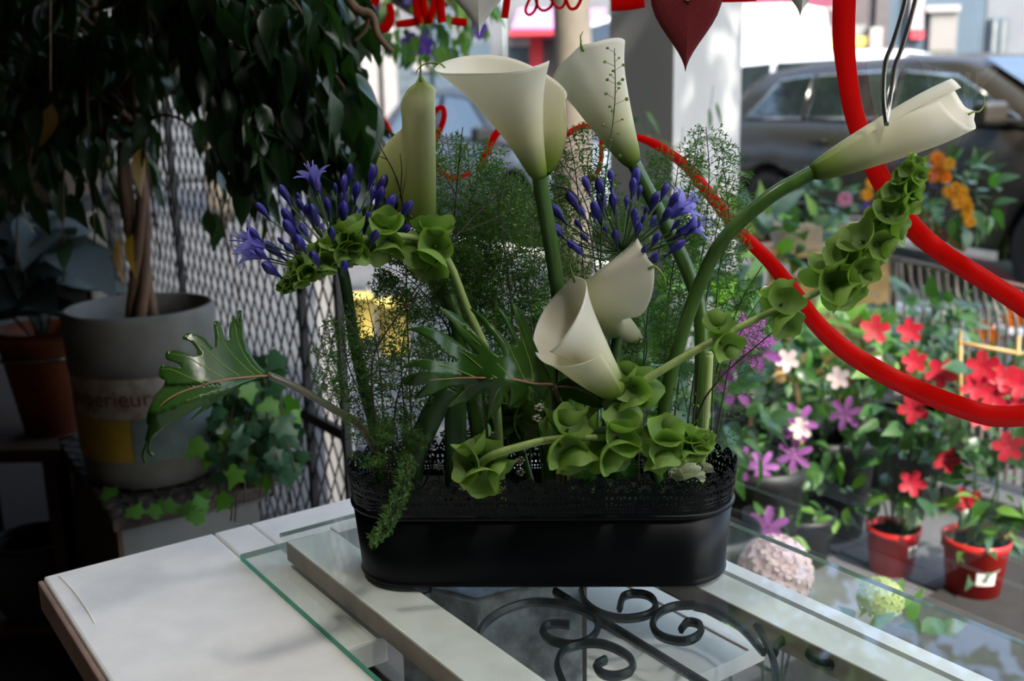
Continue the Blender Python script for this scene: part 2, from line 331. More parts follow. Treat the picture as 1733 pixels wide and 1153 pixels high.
# glass sheets and the scroll-work frame between them
GZ = .745
def sheet(name, s0, s1, n0, n1, z0, z1, label, cat='glass sheet', medge=None):
    t = thing(name, label, cat, sn((s0+s1)/2, (n0+n1)/2, z0))
    P = [sn(s0, n0, z1), sn(s1, n0, z1), sn(s1, n1, z1), sn(s0, n1, z1)]
    part('surface', MB().add(P, [(0, 1, 2, 3)]), MT['glass'], t, False)
    e = MB(); d = [P[i] for i in range(4)]
    for i in range(4):
        a, b = P[i], P[(i+1) % 4]
        part('polished_edge', MB().add([a, b, b-[0, 0, z1-z0], a-[0, 0, z1-z0]], [(0, 1, 2, 3)]), MT['glass_edge'] if i in (0,) else MT['glass_rim'], t, False) if not (medge == 'clear' and i == 0) else part('polished_edge', MB().add([a, b, b-[0, 0, z1-z0], a-[0, 0, z1-z0]], [(0, 1, 2, 3)]), MT['glass'], t, False)
    return t
sheet('lower_glass_sheet', -.7, .648, -.474, -.385, TZ+.0005, TZ+.0075, 'clear glass sheet with green edge lying on the white planks')
sheet('upper_glass_sheet', -.7, .615, -.4395, -.030, GZ-.0055, GZ-.0005, 'scratched clear glass sheet directly under the black planter', medge='clear')
fr_ = thing('scrollwork_frame', 'cream framed panel of black wrought iron scrolls between the glass sheets', 'frame', sn(0, -.29, TZ+.008))
zr0, zr1 = TZ+.008, GZ-.006
for n0, n1 in ((-.437, -.384), (-.165, -.125)):
    r_ = part('rail', MB().box(sn(-.05, (n0+n1)/2, (zr0+zr1)/2), (1.3, n1-n0, zr1-zr0), SNAX), MT['rail'], fr_, False)
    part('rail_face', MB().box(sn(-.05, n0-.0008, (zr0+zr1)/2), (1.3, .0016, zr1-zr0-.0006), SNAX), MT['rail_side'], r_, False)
part('end_rail', MB().box(sn(.598, -.2745, (zr0+zr1)/2), (.02, .215, zr1-zr0), SNAX), MT['rail'], fr_, False)
def z5(l): return [(560+x*.3924, 850+y*.3924) for x, y in l]
def z6(l): return [(1150+x*.3364, 830+y*.3364) for x, y in l]
SC = [z5([(965, 385), (1590, 772), (1700, 840)]),
 z5([(1140, 490), (1050, 455), (950, 435), (850, 435), (740, 470), (660, 530), (635, 600), (660, 680), (710, 740), (790, 800)]),
 z5([(1140, 490), (1152, 540), (1120, 590), (1050, 615), (960, 600), (915, 565), (925, 535), (970, 525), (1030, 530)]),
 z5([(1010, 800), (980, 720), (985, 670), (1020, 630), (1100, 610), (1180, 615), (1260, 650), (1300, 690), (1290, 730), (1230, 750), (1170, 740), (1145, 705), (1185, 680)]),
 z5([(1080, 380), (1095, 430), (1150, 475), (1230, 500), (1310, 500), (1380, 480), (1400, 440), (1370, 405), (1310, 395), (1260, 410), (1245, 460)]),
 z5([(1510, 550), (1540, 518), (1590, 530), (1590, 570), (1530, 600), (1450, 590), (1400, 560), (1390, 515), (1420, 475), (1480, 450), (1560, 445)]) + z6([(80, 585), (180, 610), (270, 660), (340, 720), (400, 790), (425, 815)]),
 z5([(265, 375), (290, 405), (350, 420), (420, 405), (430, 380)]),
 z6([(300, 590), (360, 640), (420, 740), (470, 850), (490, 960), (500, 1060)]),
 z6([(480, 820), (490, 780), (530, 750), (600, 735), (700, 750), (780, 800), (810, 840), (790, 870), (740, 880), (680, 860), (650, 830), (660, 805), (700, 800)])]
for k, l in enumerate(SC):
    P = spl([atz(u, v, TZ+.019) for u, v in l], 3 if len(l) == 3 else 60)
    part('scroll' if k else 'straight_bar', MB().tube(P, .0032, 6, flat=1.5, up=np.array([0, 0, 1.])), MT['iron'], fr_, smooth=False)
# added unseen fill lights with lamp housings, brightening table and bouquet
def fill_light(label, lp, target, watts, size):
    lt = thing('added_fill_light', label, 'added light', lp)
    part('canopy', MB().lathe([(.05, -.012), (.05, 0)], 24, lp), MT['planter'], lt); part('arm', MB().tube([lp-[0, 0, .01], lp-[0, 0, .08]], .008, 8), MT['planter'], lt)
    part('shade', MB().lathe([(.03, -.08), (.075, -.10), (.10, -.19), (.095, -.19), (.07, -.105)], 28, lp, cap=False), MT['planter'], lt)
    ll = bpy.data.lights.new('fill_light', 'SPOT'); ll.energy = watts; ll.spot_size = math.radians(size); ll.spot_blend = .9; ll.shadow_soft_size = .09; ll.color = (1, .95, .88)
    lo = bpy.data.objects.new('fill_light', ll); COL.objects.link(lo); lo.parent = lt; lo.location = (0, 0, -.16); tg_ = target-lp; lo.rotation_mode = 'QUATERNION'; lo.rotation_quaternion = Vector(-tg_).to_track_quat('Z', 'Y')
fill_light('added unseen fill light above the end of the white table', sn(.55, -.95, ZC), sn(.35, -.5, TZ), 30, 66)
fill_light('added unseen fill light above the black planter', sn(-.75, -.30, ZC), sn(.15, -.28, .95), 30, 50)
# ================================================================ planter
PLC = np.array([.026, .978]); PYAW = math.radians(-2.6)
pl_ax = np.array([math.cos(PYAW), math.sin(PYAW), 0]); pl_ay = np.array([-math.sin(PYAW), math.cos(PYAW), 0])
def stad(q, hl, r):
    """point and outward normal at fraction q of a stadium (half-length hl of the straight, radius r); q=0 front middle, going +x"""
    per = 4*hl + 2*math.pi*r; d = (q % 1)*per
    if d < hl: return (d, -r), (0, -1)
    d -= hl
    if d < math.pi*r: a = -math.pi/2 + d/r; return (hl+r*math.cos(a), r*math.sin(a)), (math.cos(a), math.sin(a))
    d -= math.pi*r
    if d < 2*hl: return (hl-d, r), (0, 1)
    d -= 2*hl
    if d < math.pi*r: a = math.pi/2 + d/r; return (-hl+r*math.cos(a), r*math.sin(a)), (math.cos(a), math.sin(a))
    d -= math.pi*r; return (-hl+d, -r), (0, -1)
HL = .128
def plp(q, r, z):
    p, _ = stad(q, HL, r); return np.array([PLC[0], PLC[1], GZ+z]) + pl_ax*p[0] + pl_ay*p[1]
def rad_at(z): return .0545 + (.0645-.0545)*(z/.118)
planter = thing('planter', 'oval black metal planter with pierced lace rim holding the bouquet', 'planter', (PLC[0], PLC[1], GZ))
def ring(prof, k=120):
    mb = MB(); P = np.array([[plp(j/k, r, z) for j in range(k)] for r, z in prof]); mb.grid(P, closev=True); return mb
b = ring([(rad_at(0)-.001, .0005), (rad_at(0)+.0012, .0005), (rad_at(0)+.0018, .0025), (rad_at(0)+.0006, .0045), (rad_at(.005), .006), (rad_at(.072), .072), (rad_at(.072)-.001, .072), (rad_at(.008)-.001, .004)])
b.f.append(tuple(7*120+j for j in range(120)))
part('tub', b, MT['planter'], planter)
part('rolled_band', ring([(rad_at(.07)-.0003, .0705), (rad_at(.07)+.0022, .0715), (rad_at(.07)+.0028, .0735), (rad_at(.07)+.0018, .0755), (rad_at(.075)-.0006, .0765)]), MT['planter'], planter)
# lace: one pierced scallop cell, unrolled (x 0..1 cell width CW, z), made as a filled 2-D curve with holes
NC = 42; PER = 4*HL+2*math.pi*.062; CW = PER/NC
def cell_mesh():
    cu = bpy.data.curves.new('lace', 'CURVE'); cu.dimensions = '2D'; cu.fill_mode = 'BOTH'
    def poly(pts):
        sp = cu.splines.new('POLY'); sp.points.add(len(pts)-1)
        for p, q in zip(sp.points, pts): p.co = (q[0], q[1], 0, 1)
        sp.use_cyclic_u = True
    z0, w = .0755, CW; cx0 = w/2; zc = .1000; R = w*.5
    out = [(0, z0), (w, z0)]
    th = np.linspace(-.12, math.pi+.12, 36)
    out += [(w, zc-.001)] + [(min(w, max(0, cx0+(R*.985+.0007*abs(math.sin(t*3.5+.2)))*math.cos(t))), zc+(R*1.22+.0009*abs(math.sin(t*3.5)))*math.sin(t)) for t in th[1:-1]] + [(0, zc-.001)]
    poly(out)
    def ell(x, z, a, b, ang, k=9):
        ca, sa = math.cos(ang), math.sin(ang)
        poly([(x+a*math.cos(t)*ca-b*math.sin(t)*sa, z+a*math.cos(t)*sa+b*math.sin(t)*ca) for t in np.arange(k)*2*math.pi/k])
    for i in range(7):   # outer eyelets
        t = .16+i*(math.pi-.32)/6; ell(cx0+R*.83*math.cos(t), zc+R*1.03*math.sin(t), .00085, .00125, t+math.pi/2, 7)
    for i in range(7):   # petals of the fan
        t = .12+i*(math.pi-.24)/6; ell(cx0+R*.50*math.cos(t), zc+R*.58*math.sin(t)-.0008, .0024, .00105, t, 9)
    for i in range(3):   # lower petals
        t = -math.pi/2+(i-1)*.72; ell(cx0+R*.47*math.cos(t), zc-.0015+R*.5*math.sin(t), .0019, .0009, t, 8)
    for x in (.12, .88):
        ell(w*x, zc-.0065, .0013, .0020, .0, 8); ell(w*x, zc-.0115, .0010, .0010, 0, 6)
    for i in range(5): ell(w*(.1+.2*i), .0868, .0009, .0012, 0, 6)
    for i in range(7):
        ell(w*(i+.5)/7, .0826, .00075, .0008, 0, 6); ell(w*(i+.5)/7, .0795, .00075, .0008, 0, 6)
    ob = bpy.data.objects.new('lace_tmp', cu); COL.objects.link(ob)
    dg = bpy.context.evaluated_depsgraph_get(); me = ob.evaluated_get(dg).to_mesh()
    V = np.array([v.co[:] for v in me.vertices]); Fc = [tuple(p.vertices) for p in me.polygons]
    ob.evaluated_get(dg).to_mesh_clear(); bpy.data.objects.remove(ob); bpy.data.curves.remove(cu)
    return V, Fc
LV, LF = cell_mesh()
lace = MB()
for c in range(NC):
    V = []
    for x, z, _ in LV:
        q = (c*CW+x)/PER; r = rad_at(z); V.append(plp(q, r, z))
    lace.add(V, LF)
part('lace_rim', lace, MT['planter'], planter, False, solid=.0009, fix=False)
part('floral_foam', ring([(.001, .066), (.052, .066), (.052, .02)], 60), MT['foam'], planter, False)
# ================================================================ bouquet
IN = GZ+.06          # stems end in the foam
def into(u, Y, z=IN+.005): 
    """a point inside the planter at picture column u"""
    p = at(u, 830, Y); return np.array([p[0], p[1], z])
def spathe(L, R, r0=.006, hfp=.62, hfn=.62, ovp=.0, ovn=.0, rb=.003, k=1.4, a=.5, flare=.1, tip=.08, tipr=0.0, bp=0.0, bn=0.0, bend=0.0, side=0.0, cex=1.0, bex=2.0, nphi=91, nt=30):
    """rolled sheet: phi 0 is the midrib ending in the tip, phi +-1 the two free margins; hf margin height, b belly of a side"""
    P = np.zeros((nphi, nt, 3)); T = np.zeros((nphi, nt))
    for i, ph in enumerate(np.linspace(-1, 1, nphi)):
        c = .5+.5*math.cos(math.pi*ph); hf = hfp if ph > 0 else hfn; b_ = bp if ph > 0 else bn
        Hr = L*(hf+(1-hf)*c**cex + tip*math.exp(-(ph/.07)**2))
        Rr = R*(1+tipr*c**5)
        th = ph*math.pi*(1+(ovp if ph > 0 else ovn))
        for j, t in enumerate(np.linspace(0, 1, nt)):
            g = a*t+(1-a)*t**k
            r = r0+(Rr-r0)*g+rb*(1-math.exp(-t/.05))*(1-t)
            fl = max(0, t-.7)/.3
            r += flare*R*fl**2
            r += R*b_*abs(ph)**bex*math.sin(math.pi*min(1, t*1.05))**.8
            z = Hr*t
            x, y = r*math.cos(th), r*math.sin(th)
            x += bend*L*(z/L)**2; y += side*L*(z/L)**2
            P[i, j] = (x, y, z); T[i, j] = min(1, z/L)
    return P, T
def stemtube(parent, pts, r0, r1, m, n=30, k=10, name='stem'):
    return part(name, MB().tube(spl(pts, n), np.linspace(r0, r1, n), k), m, parent)
def calla(label, base, mouth, tipdir, stem, R, L=None, m='calla', tail=((.0, .0, 0),), sr=.0052, **kw):
    base = np.array(base); mouth = np.array(mouth); A = mouth-base; L = L or np.linalg.norm(A)
    t = thing('calla_lily', label, 'flower', stem[-1], 'calla lilies in the planter')
    Fm = frame(A, tipdir); P, T = spathe(L, R, **kw)
    W = P.reshape(-1, 3) @ Fm.T + base
    mb = MB(); mb.grid(W.reshape(P.shape), t=T)
    part('spathe', mb, MT[m], t, solid=.0007, fix=False)
    i = P.shape[0]//2; tp = W.reshape(P.shape)[i, -1]; tdir = nrm(W.reshape(P.shape)[i, -1]-W.reshape(P.shape)[i, -3])
    if tail:
        q = [tp-tdir*.006, tp] + [tp+np.array(d) for d in tail]
        part('tail', MB().tube(spl(q, 14), np.linspace(.0014, .0004, 14), 6), MT['tail'], t)
    part('spadix', MB().tube([base+nrm(A)*L*x for x in (.12, .3, .5, .58)], [.004, .0045, .004, .0015], 8), MT['spadix'], t)
    stemtube(t, [base+nrm(A)*.008] + list(stem), sr*1.18, sr*1.25, MT['stem'], 34)
    return t
m2 = lambda px: px/FPX     # metres at ~1 m
# 1 closed narrow bud on the left, seen from the back
calla('closed greenish calla bud at the left, upright beside the blue agapanthus', at(720, 388, .985), at(706, 140, .985), (.3, -1, 0),
      pxp((722, 400, .985), (735, 440, .985), (765, 520, .985), (798, 640, .975), (815, 740, .97))+[into(820, .97)], R=.0155, m='calla_green', tail=[(.0005, 0, .007), (.001, 0, .013), (.004, 0, .017)],
      hfp=.86, hfn=.76, ovp=-.03, ovn=-.13, bex=9, rb=.0035, k=1.0, a=1, flare=.05, tip=.05, r0=.0068, bn=4.3, bp=.1, sr=.0060)
# 2 the large open one in the middle
calla('large open white calla with mouth turned up and tip pointing left', at(914, 300, .93), at(866, 92, .905), (-1, .55, .0),
      pxp((918, 330, .935), (930, 400, .945), (945, 500, .955), (957, 620, .965), (960, 740, .97))+[into(960, .975)], R=.0345, tail=[(-.010, 0, .001), (-.017, 0, -.002), (-.021, .001, -.007)],
      hfp=.93, hfn=.60, ovp=-.06, ovn=-.06, k=1.7, a=.40, flare=.10, tip=.0, tipr=1.02, r0=.0066, bn=.36, bp=-.05, sr=.0060)
# 3 the one behind, seen from the back
calla('white calla seen from behind, to the right of the largest bloom', at(1072, 278, 1.02), at(981, 74, 1.0), (-.12, -1, .1),
      pxp((1080, 292, 1.02), (1115, 360, 1.02), (1160, 450, 1.015), (1185, 530, 1.01), (1187, 650, 1.0), (1180, 750, .99))+[into(1168, .99)], R=.034, tail=[(.0, 0, .004), (-.0005, .0, .008), (.002, 0, .012)],
      hfp=.72, hfn=.58, ovp=.05, ovn=.05, k=1.25, a=.4, flare=.14, tip=.02, tipr=-.1, r0=.0064, bp=-.05, bn=.25, sr=.0060, bend=-.03)
# 4 the one reaching far right
calla('white calla on a long arched stem reaching far right', at(1374, 293, .95), at(1612, 184, .955), (.25, .75, -.5),
      pxp((1360, 300, .952), (1300, 335, .955), (1225, 405, .965), (1185, 480, .975), (1150, 580, .98), (1125, 690, .98))+[into(1112, .975)], R=.0275, L=.158, tail=[(.004, 0, .0), (.009, .002, .005), (.009, .002, .013)],
      hfp=.90, hfn=.76, ovp=-.04, ovn=.0, k=.62, a=0, flare=-.10, tip=.03, r0=.0058, rb=.0, bp=.0, bn=.22, sr=.0056)
# 5 the one in the middle turned to the right
calla('white calla with green midrib turned right below the blue agapanthus', at(955, 530, .955), at(1116, 452, .925), (.25, -1, .45),
      pxp((942, 548, .962), (935, 600, .97), (932, 700, .975))+[into(930, .975)], R=.0305, tail=[(.005, -.001, -.004), (.009, -.001, -.010), (.010, 0, -.019)],
      hfp=.44, hfn=.86, ovp=-.13, ovn=-.04, bex=9, k=.95, a=0.0, flare=.05, tip=.02, tipr=-.25, r0=.0075, bp=3.4, bn=.1, sr=.0058)
# 6 the lowest, nodding towards the front left
calla('lowest white calla, open mouth facing the front left', at(1047, 668, .905), at(930, 512, .905), (.62, .55, .55),
      pxp((1056, 690, .912), (1075, 722, .925), (1105, 785, .945))+[into(1122, .955)], R=.034, tail=[(-.002, 0, .006), (-.003, 0, .012), (-.001, 0, .017)],
      hfp=.46, hfn=.72, ovp=.42, ovn=-.10, k=1.2, a=.5, flare=.10, tip=.03, tipr=-.05, r0=.0075, bp=.22, bn=-.12, sr=.0056, cex=.8)
# ---------------------------------------------------------------- bells of Ireland
def bellmesh(seed):
    r_ = random.Random(seed); nph, nt = 22, 8; P = np.zeros((nph, nt, 3)); T = np.zeros((nph, nt))
    ph0 = r_.random()*6
    for i in range(nph):
        th = i*2*math.pi/nph
        lob = 1+.06*math.cos(5*th+ph0)+.07*math.cos(2*th+ph0*2)
        for j, t in enumerate(np.linspace(0, 1, nt)):
            an = t*1.32; r = .08+.94*math.sin(an)+.10*t**6
            r *= (1+(lob-1)*t**2)
            z = 1.15*(1-math.cos(an)) + .16*t**3*math.cos(2*th+ph0) + .08*t**4*math.cos(5*th+ph0)
            if th < math.pi: pass
            P[i, j] = (r*math.cos(th)*1.08, r*math.sin(th), z); T[i, j] = t
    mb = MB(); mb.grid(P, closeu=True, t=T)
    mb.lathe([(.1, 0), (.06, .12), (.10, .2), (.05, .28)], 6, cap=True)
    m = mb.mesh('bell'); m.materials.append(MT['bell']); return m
BELLS = [bellmesh(i) for i in range(5)]
def moluccella(label, path, whorls, r0=.0042, r1=.0022, nb=6, end=True):
    t = thing('bells_of_ireland', label, 'flower', path[0], 'bells of Ireland in the planter')
    P = spl(path, 60); stemtube(t, P, r0, r1, MT['bell_stem'], 60, 8)
    rr = random.Random(hash(label) % 1000 if False else len(label))
    for (u, v, size, n) in whorls:
        # nearest point of the stem in the picture
        best = min(range(60), key=lambda i: (lambda q: (q[0]-u)**2+(q[1]-v)**2)(pix(P[i])))
        c = P[best]; tg = nrm(P[min(59, best+1)]-P[max(0, best-1)]); f3 = frame(tg)
        rad = size*pxs(c[1])*.5
        a0 = rr.random()*6
        for i in range(n):
            a = a0+i*2*math.pi/n+rr.uniform(-.2, .2)
            out = f3[:, 0]*math.cos(a)+f3[:, 1]*math.sin(a)
            ax = nrm(out*1.0 + tg*rr.uniform(.05, .45) + np.array([0, 0, -.08]))
            s_ = rad*rr.uniform(.64, .86)
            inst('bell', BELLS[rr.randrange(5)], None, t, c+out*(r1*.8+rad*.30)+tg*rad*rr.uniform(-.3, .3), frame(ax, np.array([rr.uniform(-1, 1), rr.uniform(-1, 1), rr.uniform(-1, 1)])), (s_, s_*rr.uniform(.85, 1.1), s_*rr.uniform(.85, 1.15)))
    return t
def pix(P):
    d = np.asarray(P)-CAM; z = d@Fw; X = (d@cx_)/z; Y = (d@cy_)/z; return 866.5+X*FPX, 576.5-Y*FPX
moluccella('long bells of Ireland spire arching right under the reaching calla',
  [into(960, .96), at(985, 715, .93), at(1085, 648, .91), at(1180, 592, .90), at(1290, 535, .90), at(1380, 496, .90), at(1445, 445, .90), at(1492, 385, .905), at(1528, 320, .91), at(1552, 272, .91)],
  [(1072, 655, 74, 5), (1212, 575, 66, 5), (1312, 523, 72, 5), (1402, 487, 74, 5), (1440, 450, 72, 5), (1470, 415, 68, 5), (1495, 378, 60, 5), (1513, 347, 54, 5), (1530, 315, 44, 5), (1543, 290, 34, 5), (1551, 275, 20, 5)])
moluccella('bells of Ireland drooping left in front of the left agapanthus',
  [into(850, .95), at(835, 640, .96), at(790, 520, .965), at(757, 440, .955), at(718, 408, .945), at(660, 398, .935), at(600, 408, .925), at(540, 440, .92), at(478, 488, .915)],
  [(728, 412, 84, 6), (655, 398, 66, 6), (605, 408, 58, 6), (575, 420, 54, 6), (545, 438, 46, 6), (523, 452, 38, 6), (505, 468, 30, 6), (490, 479, 22, 6), (481, 486, 15, 6)])
moluccella('low bells of Ireland spire lying along the front rim to the right',
  [into(760, .95), at(812, 786, .90), at(880, 756, .885), at(955, 742, .885), at(1050, 742, .89), at(1120, 748, .895), at(1170, 752, .90), at(1205, 742, .905)],
  [(816, 784, 80, 6), (955, 742, 88, 6), (1045, 742, 92, 6), (1118, 748, 76, 6), (1152, 751, 58, 6), (1176, 750, 44, 6), (1192, 745, 30, 6), (1202, 742, 18, 6)])
moluccella('dark bells of Ireland cluster behind the split leaf',
  [into(905, .99), at(885, 770, 1.0), at(870, 715, 1.0), at(862, 670, 1.0), at(858, 640, 1.0)], [(878, 735, 74, 6), (868, 700, 70, 6), (862, 665, 56, 6)])
moluccella('short bells of Ireland stem at the centre behind the lowest calla',
  [into(1000, 1.0), at(985, 760, 1.0), at(965, 705, 1.0), at(950, 660, 1.0)], [(975, 735, 64, 6), (955, 680, 56, 6)])
# ---------------------------------------------------------------- agapanthus
def budmesh():
    prof = [(.14, 0), (.16, .08), (.22, .25), (.42, .45), (.55, .62), (.52, .78), (.34, .92), (.05, 1.0)]
    k = 12; P = np.zeros((len(prof), k, 3))
    for i, (r, z) in enumerate(prof):
        for j in range(k):
            th = j*2*math.pi/k; q = r*.29*(1+.12*math.cos(6*th)*(z > .3)); P[i, j] = (q*math.cos(th), q*math.sin(th), z)
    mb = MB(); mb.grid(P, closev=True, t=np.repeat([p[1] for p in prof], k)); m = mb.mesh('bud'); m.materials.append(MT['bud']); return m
def openmesh():
    mb = MB()
    for q in range(6):
        a = q*math.pi/3; n = 9; P = np.zeros((n, 3, 3)); w = .13
        for i, t in enumerate(np.linspace(0, 1, n)):
            r = .07+.10*t+.75*max(0, t-.3)**1.35; z = .95*t-.85*max(0, t-.45)**1.7
            hw = w*(.35+.9*math.sin(math.pi*min(1, t*.9+.08)))*(1 if t < .97 else .2)
            for j, s in enumerate((-1, 0, 1)):
                P[i, j] = (r*math.cos(a)-s*hw*math.sin(a), r*math.sin(a)+s*hw*math.cos(a), z-.03*(s == 0))
        mb.grid(P, t=np.repeat(np.linspace(0, 1, n), 3))
    for q in range(5):
        a = q*1.25; mb.tube([(0, 0, .3), (.08*math.cos(a), .08*math.sin(a), .7), (.16*math.cos(a), .16*math.sin(a), .95)], [.012, .01, .02], 5)
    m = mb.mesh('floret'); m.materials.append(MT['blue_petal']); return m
BUD, FLO = budmesh(), openmesh()
def agapanthus(label, c, axis, rad, n, stem, opens, seed, spread=1.35, budL=.021):
    rr = random.Random(seed); t = thing('agapanthus', label, 'flower', stem[-1], 'agapanthus in the planter')
    f3 = frame(axis)
    stemtube(t, [c]+list(stem), .0052, .0058, MT['stem_dark'], 26, 10)
    dirs = []
    for i in range(n):
        z = 1-(i+.5)/n*(1-math.cos(spread)); a = i*2.39996+rr.uniform(-.2, .2); s = math.sqrt(max(0, 1-z*z))
        dirs.append((f3 @ np.array([s*math.cos(a), s*math.sin(a), z]), rr.uniform(.62, 1.0), False))
    for d in opens: dirs.append((nrm(d), .95, True))
    for d, q, op in dirs:
        e = c+d*rad*q; sag = np.array([0, 0, .10*rad*(1-d[2])])
        P = spl([c, c+d*rad*q*.45-sag*1.2, e-sag*.3], 8)
        part('pedicel', MB().tube(P, .00075, 5), MT['pedicel'], t, fix=False)
        ax = nrm(nrm(P[-1]-P[-2])*.8+np.array([0, 0, .45]) if not op else P[-1]-P[-2])
        if op: inst('floret', FLO, None, t, P[-1]-ax*.001, frame(ax, (rr.random(), rr.random(), 0)), .031*rr.uniform(.9, 1.1))
        else:
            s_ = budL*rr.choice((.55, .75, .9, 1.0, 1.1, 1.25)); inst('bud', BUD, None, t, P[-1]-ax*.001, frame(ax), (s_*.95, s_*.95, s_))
    return t
agapanthus('left blue agapanthus head with one pale open floret', at(575, 442, .965), (-.12, -.15, 1), .076, 46, pxp((585, 480, .97), (600, 580, .975), (622, 680, .98), (640, 750, .98))+[into(650, .98)],
  [(-.92, -.35, .28), (-.95, -.1, .12), (-.3, .3, .95)], 3, 1.5, .023)
agapanthus('right blue agapanthus head of dark buds above the middle callas', at(1053, 425, .975), (.03, -.2, 1), .062, 48, pxp((1050, 470, .98), (1045, 560, .985), (1036, 650, .985), (1025, 740, .985))+[into(1015, .985)],
  [(.9, -.2, .32), (.8, .1, .55), (.75, -.3, .6)], 5, 1.5, .021)
# ---------------------------------------------------------------- split philodendron leaves
def fill2d(loops):
    cu = bpy.data.curves.new('fill', 'CURVE'); cu.dimensions = '2D'; cu.fill_mode = 'BOTH'
    for pts in loops:
        sp = cu.splines.new('POLY'); sp.points.add(len(pts)-1); sp.use_cyclic_u = True
        for p, q in zip(sp.points, pts): p.co = (q[0], q[1], 0, 1)
    ob = bpy.data.objects.new('fill', cu); COL.objects.link(ob); dg = bpy.context.evaluated_depsgraph_get(); me = ob.evaluated_get(dg).to_mesh()
    V = np.array([v.co[:] for v in me.vertices]); Fc = [tuple(p.vertices) for p in me.polygons]
    ob.evaluated_get(dg).to_mesh_clear(); bpy.data.objects.remove(ob); bpy.data.curves.remove(cu); return V, Fc
def splitleaf(label, outline, Yf, midrib, veins, petiole, pr=(.0035, .0042), name='split_leaf'):
    """outline in picture points with its own depth function; midrib and veins as raised ridges"""
    t = thing(name, label, 'leaf', petiole[-1])
    bm = bmesh.new(); vs = []
    o = np.array(outline, float)
    O = spl(np.vstack([o, o[:1]]), len(o)*3)[:-1]
    for u, v in O: vs.append(bm.verts.new((u, v, 0)))
    es = [bm.edges.new((vs[i], vs[(i+1) % len(vs)])) for i in range(len(vs))]
    bm.free(); bm = bmesh.new()
    V2, F2 = fill2d([O]); vv = [bm.verts.new((x, y, 0)) for x, y, _ in V2]
    for q in F2:
        try: bm.faces.new([vv[i] for i in q])
        except ValueError: pass
    bmesh.ops.remove_doubles(bm, verts=bm.verts, dist=.05)
    for _ in range(4):
        long_ = [e for e in bm.edges if e.calc_length() > 12]
        bmesh.ops.subdivide_edges(bm, edges=long_, cuts=1, use_grid_fill=False); bmesh.ops.triangulate(bm, faces=bm.faces)
    bmesh.ops.beautify_fill(bm, faces=bm.faces, edges=bm.edges)
    mr = np.array(midrib)
    for w in bm.verts:
        u, v = w.co[0], w.co[1]; w.co = Vector(at(u, v, Yf(u, v))-wloc(t))
    bmesh.ops.recalc_face_normals(bm, faces=bm.faces)
    m = bpy.data.meshes.new('blade'); bm.to_mesh(m); bm.free(); m.polygons.foreach_set('use_smooth', [True]*len(m.polygons))
    part('blade', m, MT['xan'], t, solid=.0006)
    for k, vn in enumerate([midrib]+veins):
        P = spl([at(u, v, Yf(u, v)-.0004) for u, v in vn], 20); part('midrib' if k == 0 else 'vein', MB().tube(P, np.linspace(.0011, .0004, 20) if k == 0 else np.linspace(.0006, .0002, 20), 6), MT['xan_vein'] if k == 0 else MT['tail'], t)
    stemtube(t, petiole, pr[0], pr[1], MT['petiole'], 26, 10, 'petiole')
    return t
def segd(u, v, a, b):
    a = np.array(a, float); b = np.array(b, float); p = np.array([u, v]); d = b-a; t = np.clip(((p-a)@d)/(d@d), 0, 1); return np.linalg.norm(p-a-d*t), t
def Y_left(u, v):
    d, t = segd(u, v, (455, 634), (262, 700)); return .90-.10*t*.6 + (.00022*d if v < 650 else .00030*d) - .012*math.sin(t*3)
zl = lambda l: [(230+x*.2429, 520+y*.2429) for x, y in l]
splitleaf('split-lobed green leaf reaching left over the white table',
  zl([(930, 470), (850, 400), (790, 310), (755, 220), (745, 120), (728, 25), (715, 90), (720, 140), (690, 90), (672, 55), (655, 120), (648, 210), (636, 235), (615, 200), (590, 120), (565, 95), (542, 115), (550, 190), (548, 285), (520, 270), (480, 220), (420, 190), (360, 182), (322, 220), (380, 240), (420, 290), (425, 330), (400, 345), (340, 315), (280, 300), (215, 310), (210, 360), (260, 380), (305, 400), (300, 420), (250, 415), (185, 402), (162, 440), (165, 490), (200, 510), (190, 550), (150, 600), (110, 670), (80, 740), (75, 800), (85, 830), (70, 900), (66, 925), (85, 945), (110, 925), (140, 900), (190, 850), (300, 780), (400, 720), (470, 690), (380, 785), (450, 740), (540, 670), (600, 625), (680, 590), (760, 530), (860, 500)]),
  Y_left, zl([(930, 478), (800, 485), (600, 510), (430, 555), (280, 610), (170, 690), (90, 830)]),
  [zl(q) for q in ([(880, 470), (800, 400), (720, 260), (690, 110)], [(820, 470), (740, 400), (620, 260), (575, 120)], [(720, 480), (600, 400), (480, 290), (350, 195)], [(620, 500), (480, 420), (360, 350), (230, 320)], [(480, 535), (370, 490), (260, 440), (175, 430)])],
  pxp((452, 634, .90), (500, 655, .915), (560, 690, .935), (620, 735, .96))+[into(668, .975)])
zc_ = lambda l: [(560+x*.2861, 500+y*.2861) for x, y in l]
def Y_mid(u, v):
    d, t = segd(u, v, (935, 652), (700, 628)); return .895 - .03*t + .00020*d + .006*math.sin(u*.05)
LFT = bpy.data.objects['split_leaf']
for q in ([(85, 930), (62, 990), (52, 1040), (70, 1085)], [(100, 925), (88, 970), (95, 1010), (122, 1036)], [(716, 140), (705, 90), (722, 60), (726, 25)]): part('lobe_tip', MB().tube(spl([at(u, v, Y_left(u, v)) for u, v in zl(q)], 14), np.linspace(.0012, .0018, 14), 6), MT['xan'], LFT)
